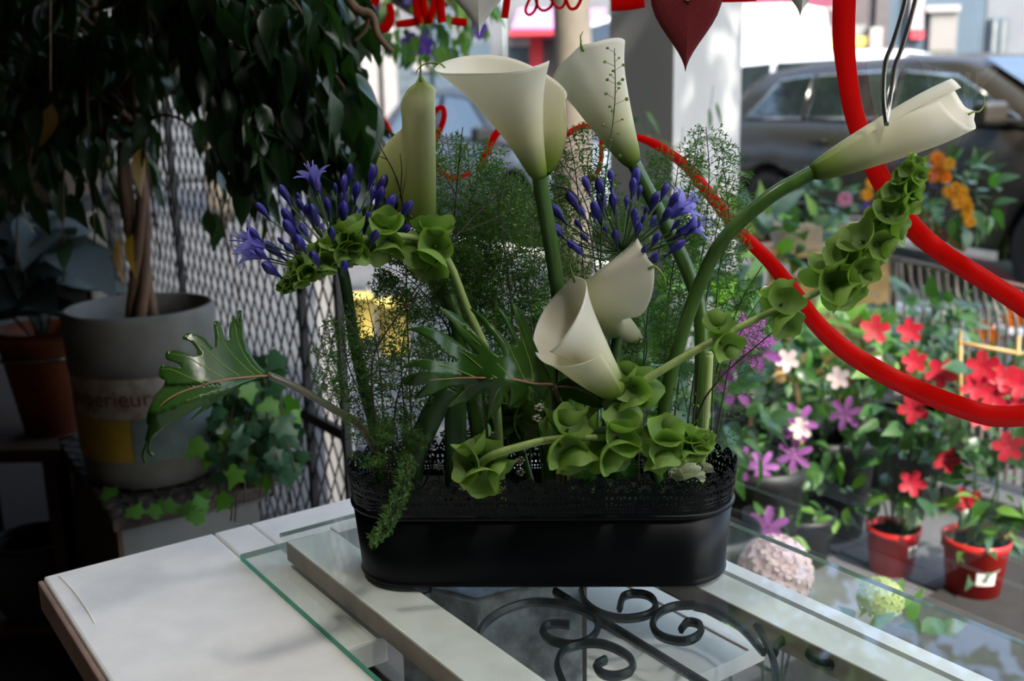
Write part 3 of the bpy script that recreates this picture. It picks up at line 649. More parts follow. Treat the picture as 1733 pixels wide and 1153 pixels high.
splitleaf('dark glossy split-lobed leaf in the middle of the bouquet',
  zc_([(1310, 520), (1270, 430), (1225, 330), (1195, 260), (1160, 150), (1110, 70), (1070, 45), (1085, 110), (1110, 180), (1130, 260), (1100, 240), (1060, 150), (990, 65), (985, 90), (1040, 180), (1090, 290), (1060, 290), (980, 210), (900, 120), (820, 75), (870, 140), (950, 230), (1020, 350), (980, 350), (900, 270), (800, 160), (720, 100), (640, 75), (700, 140), (760, 230), (830, 310), (870, 355), (820, 330), (740, 270), (640, 210), (540, 185), (455, 200), (520, 225), (600, 270), (670, 340), (740, 390), (660, 392), (560, 378), (480, 390), (420, 430), (520, 425), (580, 445), (500, 460), (450, 480), (430, 530), (500, 535), (560, 525), (520, 570), (492, 612), (560, 600), (650, 565), (720, 540), (780, 530), (760, 570), (720, 620), (690, 662), (780, 640), (860, 600), (930, 550), (930, 640), (920, 745), (980, 690), (1020, 620), (1035, 545), (1060, 545), (1062, 600), (1050, 668), (1110, 630), (1150, 580), (1165, 535), (1210, 560), (1255, 628), (1280, 590)]),
  Y_mid, zc_([(1315, 525), (1200, 522), (1080, 497), (900, 488), (740, 490), (600, 500), (470, 515)]),
  [zc_(q) for q in ([(1200, 520), (1180, 400), (1130, 250), (1080, 60)], [(1150, 510), (1100, 400), (1020, 250), (900, 130)], [(1080, 500), (1000, 420), (880, 290), (660, 90)], [(980, 490), (880, 420), (760, 330), (480, 200)], [(860, 488), (740, 440), (620, 410), (440, 425)], [(960, 490), (820, 540), (700, 655)], [(1090, 500), (990, 560), (930, 730)])],
  pxp((936, 652, .90), (948, 690, .92), (955, 740, .945))+[into(955, .955)])
splitleaf('small dark split-lobed leaf under the lowest calla',
  [(934, 652), (960, 640), (985, 632), (1010, 640), (1024, 662), (1018, 682), (1022, 690), (1000, 688), (975, 680), (962, 676), (966, 700), (962, 730), (958, 712), (946, 690), (938, 670)],
  lambda u, v: .905+.0002*abs(v-655), [(934, 654), (965, 655), (1000, 668), (1020, 684)], [[(940, 656), (955, 690), (962, 722)]], pxp((934, 652, .906), (940, 700, .92), (945, 750, .945))+[into(948, .955)], (.002, .003))
# ---------------------------------------------------------------- strap leaves and other stalks
def stalk(label, pts, r, m='stem', name='green_stalk', flat=1.0):
    t = thing(name, label, 'stem', pts[-1]); part('stalk', MB().tube(spl(pts, 24), r, 10, flat=flat, up=np.array([0, 1., .01])), MT[m], t); part('cut_end', MB().tube([pts[0], pts[0]+nrm(pts[0]-pts[1])*.003], [r, r*.55], 10, flat=flat, up=np.array([0, 1., .01])), MT[m], t)
stalk('broad slanting green stalk at the left of the planter', pxp((758, 655, .94), (728, 710, .94), (700, 780, .94))+[into(690, .94)], .011, name='broad_stalk', flat=.35, m='stem_dark')
stalk('upright wide flat green stalk left of the low bells', pxp((771, 640, .95), (771, 700, .95), (771, 780, .95))+[into(771, .95)], .0105, name='broad_stalk', flat=.35, m='stem_dark')
stalk('thick round green stem standing behind the low bells', pxp((796, 655, .975), (806, 700, .97), (815, 770, .965))+[into(818, .965)], .0085)
stalk('thin pale green stem at the right of the planter', pxp((1200, 600, 1.0), (1197, 660, .995), (1190, 740, .99))+[into(1182, .985)], .0045, 'bell_stem')
# ---------------------------------------------------------------- ferns, sprigs, twigs
def fern(label, path, width, nb, seed, dens=1.0, nl=.0055, flat=.55, droop=0.0, name='asparagus_fern', tw=.00068):
    rr = np.random.default_rng(seed); P = spl(path, 60); t = thing(name, label, 'fern', path[0], 'asparagus fern sprays in the planter')
    st = MB(); st.tube(P, np.linspace(.0011, .0004, 60), 5); V = []; 
    view = np.array([0, 1., 0])
    for i in range(nb):
        q = .12+.86*(i+rr.random())/nb; k = int(q*59); c = P[k]; tg = nrm(P[min(59, k+1)]-P[max(0, k-1)])
        side = nrm(np.cross(tg, view))*(1 if i % 2 else -1); dp = np.cross(tg, side)*rr.uniform(-flat, flat)
        Lb = width*(math.sin(math.pi*min(1, .12+q*.88))*.75+.25)*rr.uniform(.6, 1.1)
        d = nrm(side+tg*rr.uniform(.45, .8)+dp); e = c+d*Lb+np.array([0, 0, -droop*Lb])
        B = spl([c, c+d*Lb*.5+tg*Lb*.05, e], 14); st.tube(B[::3], .00028, 3, caps=False)
        ns = int(max(4, Lb/.0032*dens))
        for j in range(ns):
            w = .15+.85*(j+.5)/ns; kk = min(12, int(w*13)); b = B[kk]+(B[kk+1]-B[kk])*(w*13-kk); bt = nrm(B[kk+1]-B[kk])
            sd = nrm(np.cross(bt, np.cross(d, side)+.001))*(1 if j % 2 else -1)
            Ls = (.0045+.016*(1-w)*Lb/.06)*rr.uniform(.7, 1.2); sdir = nrm(sd+bt*.8+rr.normal(0, .25, 3))
            nn = max(4, int(Ls/.0013*dens))
            for h in range(nn):
                b2 = b+sdir*Ls*(h+.5)/nn; nd = nrm(sdir*.75+rr.normal(0, .75, 3)); wv = nrm(np.cross(nd, view)+rr.normal(0, .2, 3))*tw
                V += [b2-wv, b2+wv, b2+nd*nl*rr.uniform(.6, 1.1)]
    part('stem', st, MT['fern_stem'], t, fix=False)
    V = np.array(V); part('needles', MB().add(V, [(3*i, 3*i+1, 3*i+2) for i in range(len(V)//3)]), MT['fern'], t, False, kind='stuff', fix=False)
    return t
FN = [
 ('feathery fern spray climbing along the left agapanthus stem', [into(650, .97), at(648, 700, .965), at(640, 600, .955), at(620, 500, .955)], .055, 34, .9),
 ('feathery fern spray spreading left over the planter corner', [into(660, .95), at(668, 700, .94), at(690, 620, .93), at(700, 560, .93)], .050, 30, .9),
 ('dense fern spray below the left bells of Ireland', [into(800, .98), at(770, 600, .985), at(735, 520, .98), at(690, 470, .97), at(650, 450, .965)], .050, 44, 1.3),
 ('dense fern spray around the closed calla stem', [into(830, 1.0), at(815, 620, 1.0), at(800, 520, 1.0), at(760, 450, .995), at(720, 400, .99), at(722, 320, .985)], .045, 44, 1.2),
 ('tall fern spray between the closed and the largest calla', [into(860, 1.02), at(845, 600, 1.03), at(825, 450, 1.03), at(800, 340, 1.03), at(790, 240, 1.03)], .075, 50, 1.0),
 ('fern spray leaning left below the largest calla', [into(880, 1.0), at(870, 600, 1.02), at(860, 460, 1.02), at(845, 360, 1.02), at(860, 290, 1.02)], .065, 44, 1.0),
 ('fern spray behind the two tall callas', [into(1000, 1.03), at(990, 560, 1.05), at(985, 420, 1.06), at(975, 300, 1.06), at(960, 215, 1.06)], .062, 44, 1.0),
 ('fern spray behind the right agapanthus', [into(1090, 1.03), at(1090, 600, 1.05), at(1110, 450, 1.06), at(1140, 330, 1.06), at(1150, 260, 1.06)], .065, 44, .9),
 ('fern spray right of the agapanthus by the arched stem', [into(1150, 1.02), at(1180, 600, 1.03), at(1200, 480, 1.03), at(1215, 380, 1.03), at(1245, 300, 1.03)], .055, 40, .8),
 ('low fern spray under the middle calla', [into(1080, 1.0), at(1085, 660, 1.02), at(1095, 580, 1.02), at(1080, 500, 1.02)], .045, 34, 1.1),
 ('broad fern spray filling the gap left of the largest calla stem', [into(900, 1.03), at(890, 600, 1.05), at(880, 480, 1.06), at(850, 400, 1.06), at(820, 300, 1.06)], .075, 34, .9),
 ('fern spray standing behind the closed calla', [into(760, 1.03), at(760, 560, 1.05), at(770, 420, 1.05), at(765, 300, 1.05), at(755, 225, 1.05)], .055, 46, 1.1),
 ('fern spray hanging behind the split leaf', [into(900, 1.02), at(880, 560, 1.03), at(830, 470, 1.03), at(780, 480, 1.03), at(750, 540, 1.03)], .050, 46, 1.3),
 ('fern spray between agapanthus and arched stem', [into(1130, 1.04), at(1160, 560, 1.06), at(1190, 420, 1.06), at(1200, 300, 1.06), at(1195, 215, 1.06)], .055, 46, .9),
 ('fern spray behind the right agapanthus at its left', [into(1040, 1.04), at(1030, 560, 1.06), at(1010, 420, 1.06), at(985, 330, 1.06), at(930, 250, 1.06)], .055, 46, 1.0),
 ('fern spray at the far left over the rim', [into(640, .98), at(620, 700, .97), at(590, 620, .965), at(575, 540, .965)], .045, 34, 1.0),
 ('fern spray at the right behind the crossing stems', [into(1200, 1.02), at(1230, 640, 1.03), at(1255, 560, 1.03), at(1290, 500, 1.03)], .040, 28, .8)]
for i, (lb, p, w, nb, dn) in enumerate(FN): fern(lb, p, w, nb, 20+i, dn)
fern('narrow fern tail hanging over the front of the planter', [into(670, .945, IN+.04), at(690, 780, .905), at(680, 830, .893), at(662, 870, .889), at(645, 900, .888), at(627, 919, .888)], .0085, 60, 50, 1.6, .0045, 1.0, .2)
fern('bushy fern clump at the left corner of the planter', [into(640, .96), at(660, 780, .93), at(672, 740, .92), at(668, 715, .92)], .032, 40, 51, 1.2, .005, 1.2, .1)
PODM = MB().lathe([(.02, 0), (.7, .35), (1, .9), (.75, 1.5), (.05, 1.8)], 7).mesh('pod'); PODM.materials.append(MT['pod'])
def sprig(label, path, n, seed, reach=.014, ps=.0024, name='seed_sprig', m='pedicel', pod=True):
    rr = np.random.default_rng(seed); P = spl(path, 50); t = thing(name, label, 'sprig', path[0], 'seed sprigs in the planter')
    st = MB(); st.tube(P, np.linspace(.0010, .0004, 50), 5); pd = MB()
    for i in range(n):
        q = .35+.65*(i+.5)/n; k = min(48, int(q*49)); tg = nrm(P[k+1]-P[k]); a = i*2.4; f3 = frame(tg); out = nrm(f3[:, 0]*math.cos(a)+f3[:, 1]*math.sin(a)+tg*.5)
        L_ = reach*rr.uniform(.6, 1.1)*(1-.45*q); e = P[k]+out*L_; st.tube([P[k], e], .00025, 3, caps=False)
        if pod:
            s = ps*rr.uniform(.7, 1.25)*(1-.35*q); f4 = frame(out); V = np.array([v.co[:] for v in PODM.vertices])*[s, s*.55, s]; pd.add(V@f4.T+e, [tuple(p.vertices) for p in PODM.polygons])
    part('stem', st, MT[m], t, fix=False)
    if pod: part('seed_heads', pd, MT['pod'], t, kind='stuff', fix=False)
    return t
SP = [('seed-pod sprig rising in front of the rear calla', [into(1010, .98), at(1015, 500, .96), at(1022, 330, .95), at(1040, 180, .945), at(1040, 82, .945)], 34),
 ('seed-pod sprig right of the agapanthus by the red line', [into(1120, 1.02), at(1130, 520, 1.03), at(1160, 360, 1.03), at(1185, 210, 1.03)], 34),
 ('seed-pod sprig between the fern and the largest calla stem', [into(850, .99), at(838, 560, .99), at(850, 430, .99), at(868, 320, .99)], 30),
 ('seed-pod sprig just left of the largest calla stem', [into(920, .99), at(900, 560, .99), at(905, 440, .99), at(895, 340, .99)], 30),
 ('seed-pod sprig right of the largest calla stem', [into(985, 1.0), at(990, 560, 1.0), at(965, 440, 1.0), at(955, 350, 1.0)], 30),
 ('seed-pod sprig by the left yellow bucket', [into(700, .97), at(680, 640, .96), at(690, 540, .96), at(715, 480, .96)], 24),
 ('short seed-pod sprig between the two right stems', [into(1168, .96), at(1166, 720, .955), at(1152, 640, .955)], 22),
 ('wispy seed-pod sprig above the right crossing stems', [into(1200, 1.0), at(1215, 480, 1.02), at(1235, 400, 1.02), at(1225, 280, 1.02)], 26)]
for i, (lb, p, n) in enumerate(SP): sprig(lb, p, n, 80+i)
def twig(label, pts, subs, r=.0011):
    t = thing('twig', label, 'twig', pts[0]); part('stem', MB().tube(spl(pts, 30), np.linspace(r, r*.5, 30), 6), MT['twig'], t)
    for s_ in subs: part('side_twig', MB().tube(spl(s_, 12), np.linspace(r*.55, r*.25, 12), 5), MT['twig'], t)
twig('dark forked twig in front of the yellow bucket', [into(640, .95), at(633, 700, .93), at(632, 605, .925), at(680, 525, .925), at(740, 440, .93), at(800, 370, .94), at(850, 325, .95)], [pxp((632, 605, .925), (600, 560, .925), (572, 510, .925)), pxp((683, 522, .925), (720, 500, .93), (745, 485, .93)), pxp((780, 395, .935), (850, 365, .94), (885, 350, .94))])
twig('brown twig against the right upright stem', [into(1180, .96), at(1172, 740, .965), at(1180, 660, .97), at(1185, 600, .975)], [pxp((1176, 700, .97), (1190, 680, .97), (1192, 670, .97))])
twig('thin dark twig arching right towards the long bells', [into(1165, .965), at(1180, 710, .955), at(1215, 645, .945), at(1275, 590, .94), at(1330, 545, .94)], [pxp((1215, 645, .945), (1225, 600, .945))])
twig('fine brown twig beside the right fern', [into(1185, 1.02), at(1210, 640, 1.03), at(1250, 520, 1.03), at(1290, 450, 1.03)], [pxp((1250, 520, 1.03), (1230, 480, 1.03), (1228, 440, 1.03)), pxp((1262, 500, 1.03), (1300, 480, 1.03))])
twig('fine dark twig above the fern between the left callas', [into(770, 1.0), at(765, 480, 1.0), at(772, 330, 1.0), at(783, 215, 1.0)], [pxp((772, 330, 1.0), (750, 290, 1.0)), pxp((775, 280, 1.0), (792, 240, 1.0))])
twig('fine dark twig crossing behind the closed calla', [into(700, .995), at(690, 560, .995), at(680, 340, .995), at(640, 240, .995)], [pxp((677, 335, .995), (680, 290, .985), (677, 260, .98)), pxp((655, 270, .995), (630, 260, .995))])
twig('brown twig crossing behind the largest calla stem', pxp((1010, 480, 1.02), (980, 340, 1.02), (930, 310, 1.02))[::-1]+[into(1020, 1.02)], [pxp((960, 325, 1.02), (945, 300, 1.02))])
# ---------------------------------------------------------------- fillers at the rim
rr = np.random.default_rng(5)
def tuft(label, c, R, n, m, name):
    t = thing(name, label, 'flower', c); V = []
    for i in range(n):
        d = nrm(rr.normal(0, 1, 3)); d[2] = abs(d[2])*.9; d = nrm(d+rr.normal(0, .12, 3)); w = nrm(np.cross(d, rr.normal(0, 1, 3)))*.00035
        e = c+d*R*rr.uniform(.7, 1.08); V += [c+d*R*.2-w, c+d*R*.2+w, e]
    part('core', MB().lathe([(.001, -.3*R), (.6*R, 0), (.55*R, .3*R), (.2*R, .5*R)], 12, c), MT[m], t)
    part('bristles', MB().add(np.array(V), [(3*i, 3*i+1, 3*i+2) for i in range(len(V)//3)]), MT[m], t, False, kind='stuff', fix=False)
p_ = at(1040, 800, .945); tuft('bristly bright green dianthus tuft behind the lace rim', p_, .026, 2600, 'moss', 'dianthus_tuft')
p_ = at(985, 812, .965); tuft('smaller green dianthus tuft left of the larger one', p_, .016, 1200, 'moss', 'dianthus_tuft')
def ruffle(label, c, R, m='paleflower', n=34, name='carnation', grp=None):
    t = thing(name, label, 'flower', c, grp); pm = MB()
    for i in range(n):
        q = (i+.5)/n; a = i*2.4; el = .25+1.2*q; d = np.array([math.cos(a)*math.cos(el), math.sin(a)*math.cos(el), math.sin(el)]); f3 = frame(d); P = np.zeros((4, 5, 3))
        for x in range(4):
            for y in range(5):
                w = (y-2)/2*R*.30*(.3+.7*x/3); P[x, y] = c+d*R*(.25+.75*x/3*rr.uniform(.9, 1.1))+f3[:, 0]*w+f3[:, 1]*R*.07*math.sin(y*2.6+i)*x/3
        pm = MB().grid(P); part('petal', pm, MT[m], t, fix=False)
ruffle('pale green carnation behind the right end of the lace rim', at(1162, 815, .955), .019)
ruffle('small pale carnation at the far right inside the rim', at(1192, 800, .985), .010, n=20)
def wax(label, pts):
    t = thing('wax_flower_sprig', label, 'flower', pts[0], 'wax flowers in the planter'); c0 = np.array([pts[0][0], pts[0][1], IN+.004])
    for p in pts:
        part('twiglet', MB().tube([c0, (c0+p)/2+rr.normal(0, .003, 3), p], .0006, 5), MT['twig'], t)
        f = MB()
        for k in range(5):
            a = k*1.2566; f.lathe([(.0002, -.0012), (.0022, -.0004), (.0024, .0006), (.0003, .0014)], 7, p+np.array([.0028*math.cos(a), .0012*math.sin(a*2), .0028*math.sin(a)]))
        part('blossom', f, MT['waxwhite'], t)
wax('cream wax flower sprig behind the left fern', pxp((700, 735, .985), (718, 728, .985), (733, 740, .985), (705, 752, .985), (752, 735, .975), (726, 756, .98)))
wax('cream wax flower sprig between the thick stems', pxp((788, 735, .975), (798, 742, .97), (785, 752, .975), (806, 755, .975), (800, 728, .98)))
wax('cream wax flower sprig behind the dark bells', pxp((838, 735, .98), (848, 742, .98), (832, 752, .98), (912, 690, .97), (908, 708, .97), (880, 800, .965)))
wax('pale wax flower sprig deep in the planter at the left', pxp((757, 800, .96), (760, 782, .965), (742, 790, .96), (880, 780, .96)))
# ================================================================ on the window: paint and hanging hearts
def stroke(pts, w, n=None, off=-.004):
    """brush stroke on the pane; pts in picture points, w widths"""
    n = n or max(8, len(pts)*7); P = spl([(u, v, 0) for u, v in pts], n)[:, :2]
    w = np.interp(np.linspace(0, 1, n), np.linspace(0, 1, len(w)), w) if not np.isscalar(w) else np.full(n, w)
    T = np.gradient(P, axis=0); T /= np.maximum(1e-6, np.linalg.norm(T, axis=1))[:, None]; Nn = np.stack([-T[:, 1], T[:, 0]], 1)
    A, B = P+Nn*w[:, None]/2, P-Nn*w[:, None]/2
    G = np.array([[onw(*A[i], off), onw(*((A[i]+B[i])/2), off-.0006), onw(*B[i], off)] for i in range(n)])
    return MB().grid(G)
def painted(name, label, strokes, cat='painted line', grp=None):
    t = thing(name, label, cat, onw(*strokes[0][0][0])); 
    if grp: t['group'] = grp
    for pts, w in strokes: part('brush_stroke', stroke(pts, w, off=.012), MT['paint'], t, solid=.0006)
    return t
painted('painted_heart', 'bold red painted heart outline sweeping down the right of the window',
  [([(1430, -40), (1428, 60), (1433, 120), (1445, 190), (1470, 260), (1503, 325), (1548, 388), (1600, 432), (1660, 470), (1733, 518), (1790, 560)], [40, 38, 34, 33, 36, 36, 36, 34, 34, 36, 38]),
   ([(1066, 228), (1110, 245), (1160, 280), (1200, 328), (1250, 390), (1300, 440), (1340, 490), (1380, 545), (1430, 592), (1500, 635), (1580, 672), (1660, 700), (1700, 705), (1745, 702), (1800, 690)], [10, 15, 18, 20, 22, 24, 27, 30, 33, 34, 35, 36, 36, 36, 36]),
   ([(942, 252), (952, 235), (975, 218), (1000, 214), (1016, 226), (1018, 255), (1014, 285), (1000, 305), (990, 310)], [6, 9, 10, 10, 9, 8, 8, 10, 8])])
painted('painted_flourish', 'thin red painted loops on the window left of the largest calla',
  [([(722, 245), (726, 212), (738, 186), (750, 183), (751, 202), (741, 228), (731, 245), (733, 270), (748, 292), (770, 302), (798, 292)], [8, 9, 9, 8, 9, 10, 11, 11, 10, 9, 7]),
   ([(866, 190), (850, 215), (836, 232), (822, 262), (812, 285)], [13, 13, 12, 12, 8]), ([(636, 186), (646, 203), (660, 226)], [11, 14, 12]), ([(560, 206), (575, 216), (592, 226)], [9, 10, 8]), ([(712, 245), (722, 240), (730, 236)], [12, 12, 8])])
painted('painted_lettering', 'red painted lettering along the top left of the window',
  [([(641, -14), (634, 4), (629, 20)], [14, 14, 8]), ([(659, 6), (661, 28), (652, 47), (638, 46)], [10, 14, 17, 12]),
   ([(671, 41), (690, 39), (709, 36)], [11, 14, 13]), ([(704, -14), (706, 15), (708, 40)], 14), ([(714, -14), (718, 15), (725, 40)], 13), ([(741, -14), (733, 14), (725, 40)], 11), ([(744, -14), (746, 15), (748, 38)], 14),
   ([(765, 35), (776, 37), (790, 38)], [12, 14, 13]), ([(860, -14), (857, 8), (854, 31)], [10, 12, 12])], 'painted lettering')
painted('painted_script', 'thin red looping script painted above the largest calla',
  [([(902, -12), (892, 8), (890, 20), (897, 25), (906, 16), (909, 2), (906, -8)], 4.5), ([(905, -8), (911, 12), (922, 18), (933, 10), (936, -6)], 4.5), ([(932, -2), (942, 12), (952, 12), (957, 0), (955, -10)], 4.5), ([(956, -6), (964, 13), (974, 14), (982, 2), (985, -12)], 5.5)], 'painted lettering')
painted('painted_block_letters', 'red painted blocks at the top edge either side of the felt heart',
  [([(1034, 2), (1060, 1), (1090, -2)], [34, 34, 30]), ([(1212, -4), (1245, -4), (1280, -5)], [16, 15, 14])], 'painted lettering')
def heart(name, label, c, w, h, m, thick=.007, string=True, eyelet=False, yaw=0.0):
    """puffed heart plate hanging from a cord; c = bottom tip"""
    t = thing(name, label, 'heart', c); k = 40; prof = []
    for i in range(k):
        a = i*2*math.pi/k; x = 16*math.sin(a)**3; y = 13*math.cos(a)-5*math.cos(2*a)-2*math.cos(3*a)-math.cos(4*a)
        prof.append((x/16*w/2, (y+17)/29*h))
    prof = np.array(prof); cen = np.array([0, h*.62]); rows = []
    for q, d in ((0.02, 1), (.5, .92), (.85, .62), (1.0, .2), (1.0, -.2), (.85, -.62), (.5, -.92), (.02, -1)):
        P = cen+(prof-cen)*q; rows.append([c+np.array([x*math.cos(yaw), x*math.sin(yaw)+d*thick, z]) for x, z in P])
    part('body', MB().grid(np.array(rows), closev=True), m, t)
    top = c+np.array([0, 0, h*.86])
    if string: part('cord', MB().tube([top, top+[0, 0, ZC-top[2]]], .0008, 5), MT['twig'], t)
    if eyelet: part('eyelet', MB().lathe([(.0005, 0), (.003, .001), (.0028, .006), (.0005, .008)], 10, c+np.array([0, -thick*1.1, h*.64])), MT['eyelet'], t)
    return t
heart('felt_heart', 'dark red felt heart hanging before the white pillar', at(1160, 121, 1.02), .068, .098, MT['felt'], eyelet=True)
heart('wooden_heart', 'large pale heart hanging at the top by the largest calla', at(811, 62, 1.2), .098, .115, MT['whiteheart'])
heart('small_wooden_heart', 'tip of a small pale heart at the top right near the red line', at(1354, 27, .97), .045, .055, MT['whiteheart'])
wr = thing('wire_hanger', 'pair of bent steel wires hanging beside the bold red line', 'wire', at(1500, 210, .92))
for p in (pxp((1545, -60, .92), (1530, 10, .92), (1512, 70, .92), (1499, 105, .92), (1495, 160, .92), (1500, 212, .92)), pxp((1563, -60, .93), (1548, 5, .93), (1528, 75, .93), (1514, 115, .93), (1507, 165, .93), (1500, 212, .92))):
    part('wire', MB().tube(np.vstack([[p[0]+[.05, 0, ZC-p[0][2]]], spl(p, 40)]), .0021, 8), MT['wire'], wr)
# ================================================================ mesh grille at the left
gr = thing('security_grille', 'folding diamond-mesh security grille standing behind the ivy', 'grille', sn(1.9, -.06, .0))
M_grille = mat('grille_metal', (.035, .037, .04), (.025, .027, .03), rough=.5, metal=.4)
gs0, gs1, gz0, gz1, gn = 1.24, 2.72, .10, 2.45, -.05
lat = MB(); du = .042; k_ = 1.75
for sg in (1, -1):
    x = gs0-(gz1-gz0)/k_ if sg > 0 else gs0
    end = gs1 if sg > 0 else gs1+(gz1-gz0)/k_
    while x < end:
        # line from (x, z0) going up with slope
        a = (x, gz0); b_ = (x+sg*(gz1-gz0)/k_, gz1)
        (xa, za), (xb, zb_) = (a, b_) if a[0] < b_[0] else (b_, a)
        def cut(s): return za+(s-xa)/(xb-xa)*(zb_-za)
        l0, l1 = max(gs0, xa), min(gs1, xb)
        if l1-l0 > .01: lat.tube([sn(l0, gn+.004*sg, cut(l0)), sn(l1, gn+.004*sg, cut(l1))], .0022, 4, caps=False)
        x += du
part('mesh', lat, M_grille, gr, False, kind='stuff', fix=False)
for s_ in (gs0, 1.40, 2.1, gs1): part('post', MB().box(sn(s_, gn, (gz0+gz1)/2), (.014, .014, gz1-gz0), SNAX), M_grille, gr, False)
for z_ in (gz0, gz1, .62): part('cross_bar', MB().box(sn((gs0+gs1)/2, gn-.004, z_), (gs1-gs0, .012, .02), SNAX), M_grille, gr, False)
# ================================================================ left interior
M_conc = mat('concrete_pot', (.17, .165, .148), (.12, .115, .10), rough=.85, sc=14, bump=.2, det=6)
M_soil = mat('soil', (.05, .03, .02), (.03, .02, .015), rough=.95, sc=60, bump=.5)
M_band = mat('cream_label', (.36, .31, .25), (.25, .19, .15), rough=.7, sc=30, ramp=(.45, .62), det=6)
M_yel = mat('yellow_panel', (.34, .22, .02), (.26, .17, .02), rough=.6, sc=35, det=6)
M_aqua = mat('aqua_panel', (.12, .17, .16), (.09, .13, .12), rough=.6, sc=35, det=6)
M_ink = mat('rust_lettering', (.16, .05, .035), (.11, .035, .03), rough=.7, sc=60)
M_bark = mat('ficus_bark', (.16, .085, .045), (.10, .055, .032), rough=.8, sc=20, stretch=(6, 6, 1), bump=.3)
M_fic = leafm('ficus_leaf', (.022, .060, .018), (.014, .042, .014), rough=.30, transl=.22, tcol=(1.5, 1.7, .4))
M_yleaf = leafm('yellow_leaf', (.42, .24, .02), (.35, .17, .02), transl=.3, tcol=(1, 1, 1))
FP = np.array([-.745, 2.05, .475])
fp = thing('ficus_tree', 'weeping ficus tree in the painted concrete pot', 'tree', FP+[0, 0, .05])
pot = thing('concrete_pot', 'round concrete pot with cream band and yellow and aqua panels', 'pot', FP)
RP = .146
part('shell', MB().lathe([(.118, 0), (.128, .004), (.134, .03), (.139, .10), (.143, .232), (.146, .236), (.147, .34), (.143, .347), (.135, .347), (.133, .30), (.13, .285)], 56, FP, cap=False).lathe([(.001, .001), (.118, .0)], 56, FP), M_conc, pot)
part('soil', MB().lathe([(.002, .293), (.06, .295), (.134, .288)], 40, FP), M_soil, pot)
def wrap(a0, a1, z0, z1, m, nm, dr=.0012, n=24):
    # wrapped panel on the pot side; angle 0 faces the camera
    P = np.zeros((n, 6, 3))
    for i, a in enumerate(np.linspace(a0, a1, n)):
        for j, z in enumerate(np.linspace(z0, z1, 6)):
            r = np.interp(z, [0, .03, .10, .232], [.128, .134, .139, .143])+dr; P[i, j] = FP+np.array([r*math.sin(a), -r*math.cos(a), z])
    part(nm, MB().grid(P), m, pot, fix=False)
off_ = math.atan2(-FP[0], FP[1])
wrap(off_-1.5, off_+1.5, .150, .229, M_band, 'cream_band'); wrap(off_-1.5, off_-.28, .062, .149, M_yel, 'yellow_panel'); wrap(off_-.26, off_+1.5, .062, .149, M_aqua, 'aqua_panel')
def letters(txt, a0, z0, h, parent):
    fc = bpy.data.curves.new('txt', 'FONT'); fc.body = txt; fc.size = h; fc.extrude = 0
    ob = bpy.data.objects.new('txt', fc); COL.objects.link(ob); dg = bpy.context.evaluated_depsgraph_get(); me = ob.evaluated_get(dg).to_mesh()
    V = np.array([v.co[:] for v in me.vertices]); Fc = [tuple(p.vertices) for p in me.polygons]; ob.evaluated_get(dg).to_mesh_clear(); bpy.data.objects.remove(ob); bpy.data.curves.remove(fc)
    W = []
    for x, y, _ in V:
        z = z0+y; r = np.interp(z, [0, .03, .10, .232], [.128, .134, .139, .143])+.0022; a = a0+x/r; W.append(FP+np.array([r*math.sin(a), -r*math.cos(a), z]))
    part('lettering', MB().add(W, Fc), M_ink, parent, False, fix=False)
letters('Superieure', off_-1.22, .176, .046, pot)
# trunk and branches
def limb(parent, pts, r0, r1, m=M_bark, name='trunk'): return part(name, MB().tube(spl(pts, 24), np.linspace(r0, r1, 24), 8), m, parent)
fb = FP+[0, 0, .28]
TR = []
for k in range(4):
    a = k*1.57; o_ = np.array([.02*math.cos(a), .02*math.sin(a), 0]); b_ = np.array([.02*math.cos(a+2.5), .02*math.sin(a+2.5), 0])
    pts = [fb+o_*1.4, fb+o_+b_+[.01, 0, .15], fb+b_*1.2+[.015, 0, .34], fb+o_*2+[.01+.02*(k-1.5), .01, .52], fb+o_*3.5+[.05*(k-1.5), .02, .78], fb+o_*5+[.10*(k-1.5), .03, 1.05]]
    limb(fp, pts, .0125, .006); TR.append(spl(pts, 40))
def leafmesh(m, L=1.0, w=.36, fold=.12, droop=.25, n=6, tipq=1.6):
    P = np.zeros((n, 3, 3)); 
    for i, t in enumerate(np.linspace(0, 1, n)):
        hw = w*L*math.sin(math.pi*min(1, t**.8))**.9*(1-.35*t**tipq)+.004
        if i == n-1: hw = .003
        z = -droop*t*t*L
        P[i, 0] = (-hw, t*L, z+fold*hw); P[i, 1] = (0, t*L, z); P[i, 2] = (hw, t*L, z+fold*hw)
    mb = MB(); mb.grid(P); me = mb.mesh('leaf'); me.materials.append(m); return me
FIC = [leafmesh(M_fic, 1, .20+.03*i, .35, .2+.1*i) for i in range(3)]; FICY = leafmesh(M_yleaf, 1, .2, .3, .3)
rr = np.random.default_rng(11)
def leafrot(d, rr, twist=.6):
    """leaf along +Y local -> direction d, face roughly up/outward"""
    d = nrm(d); up = nrm(np.array([rr.normal(0, twist), rr.normal(0, twist)-.5, 1.0])); x = nrm(np.cross(d, up)); z = np.cross(x, d); return np.array([x, d, z]).T
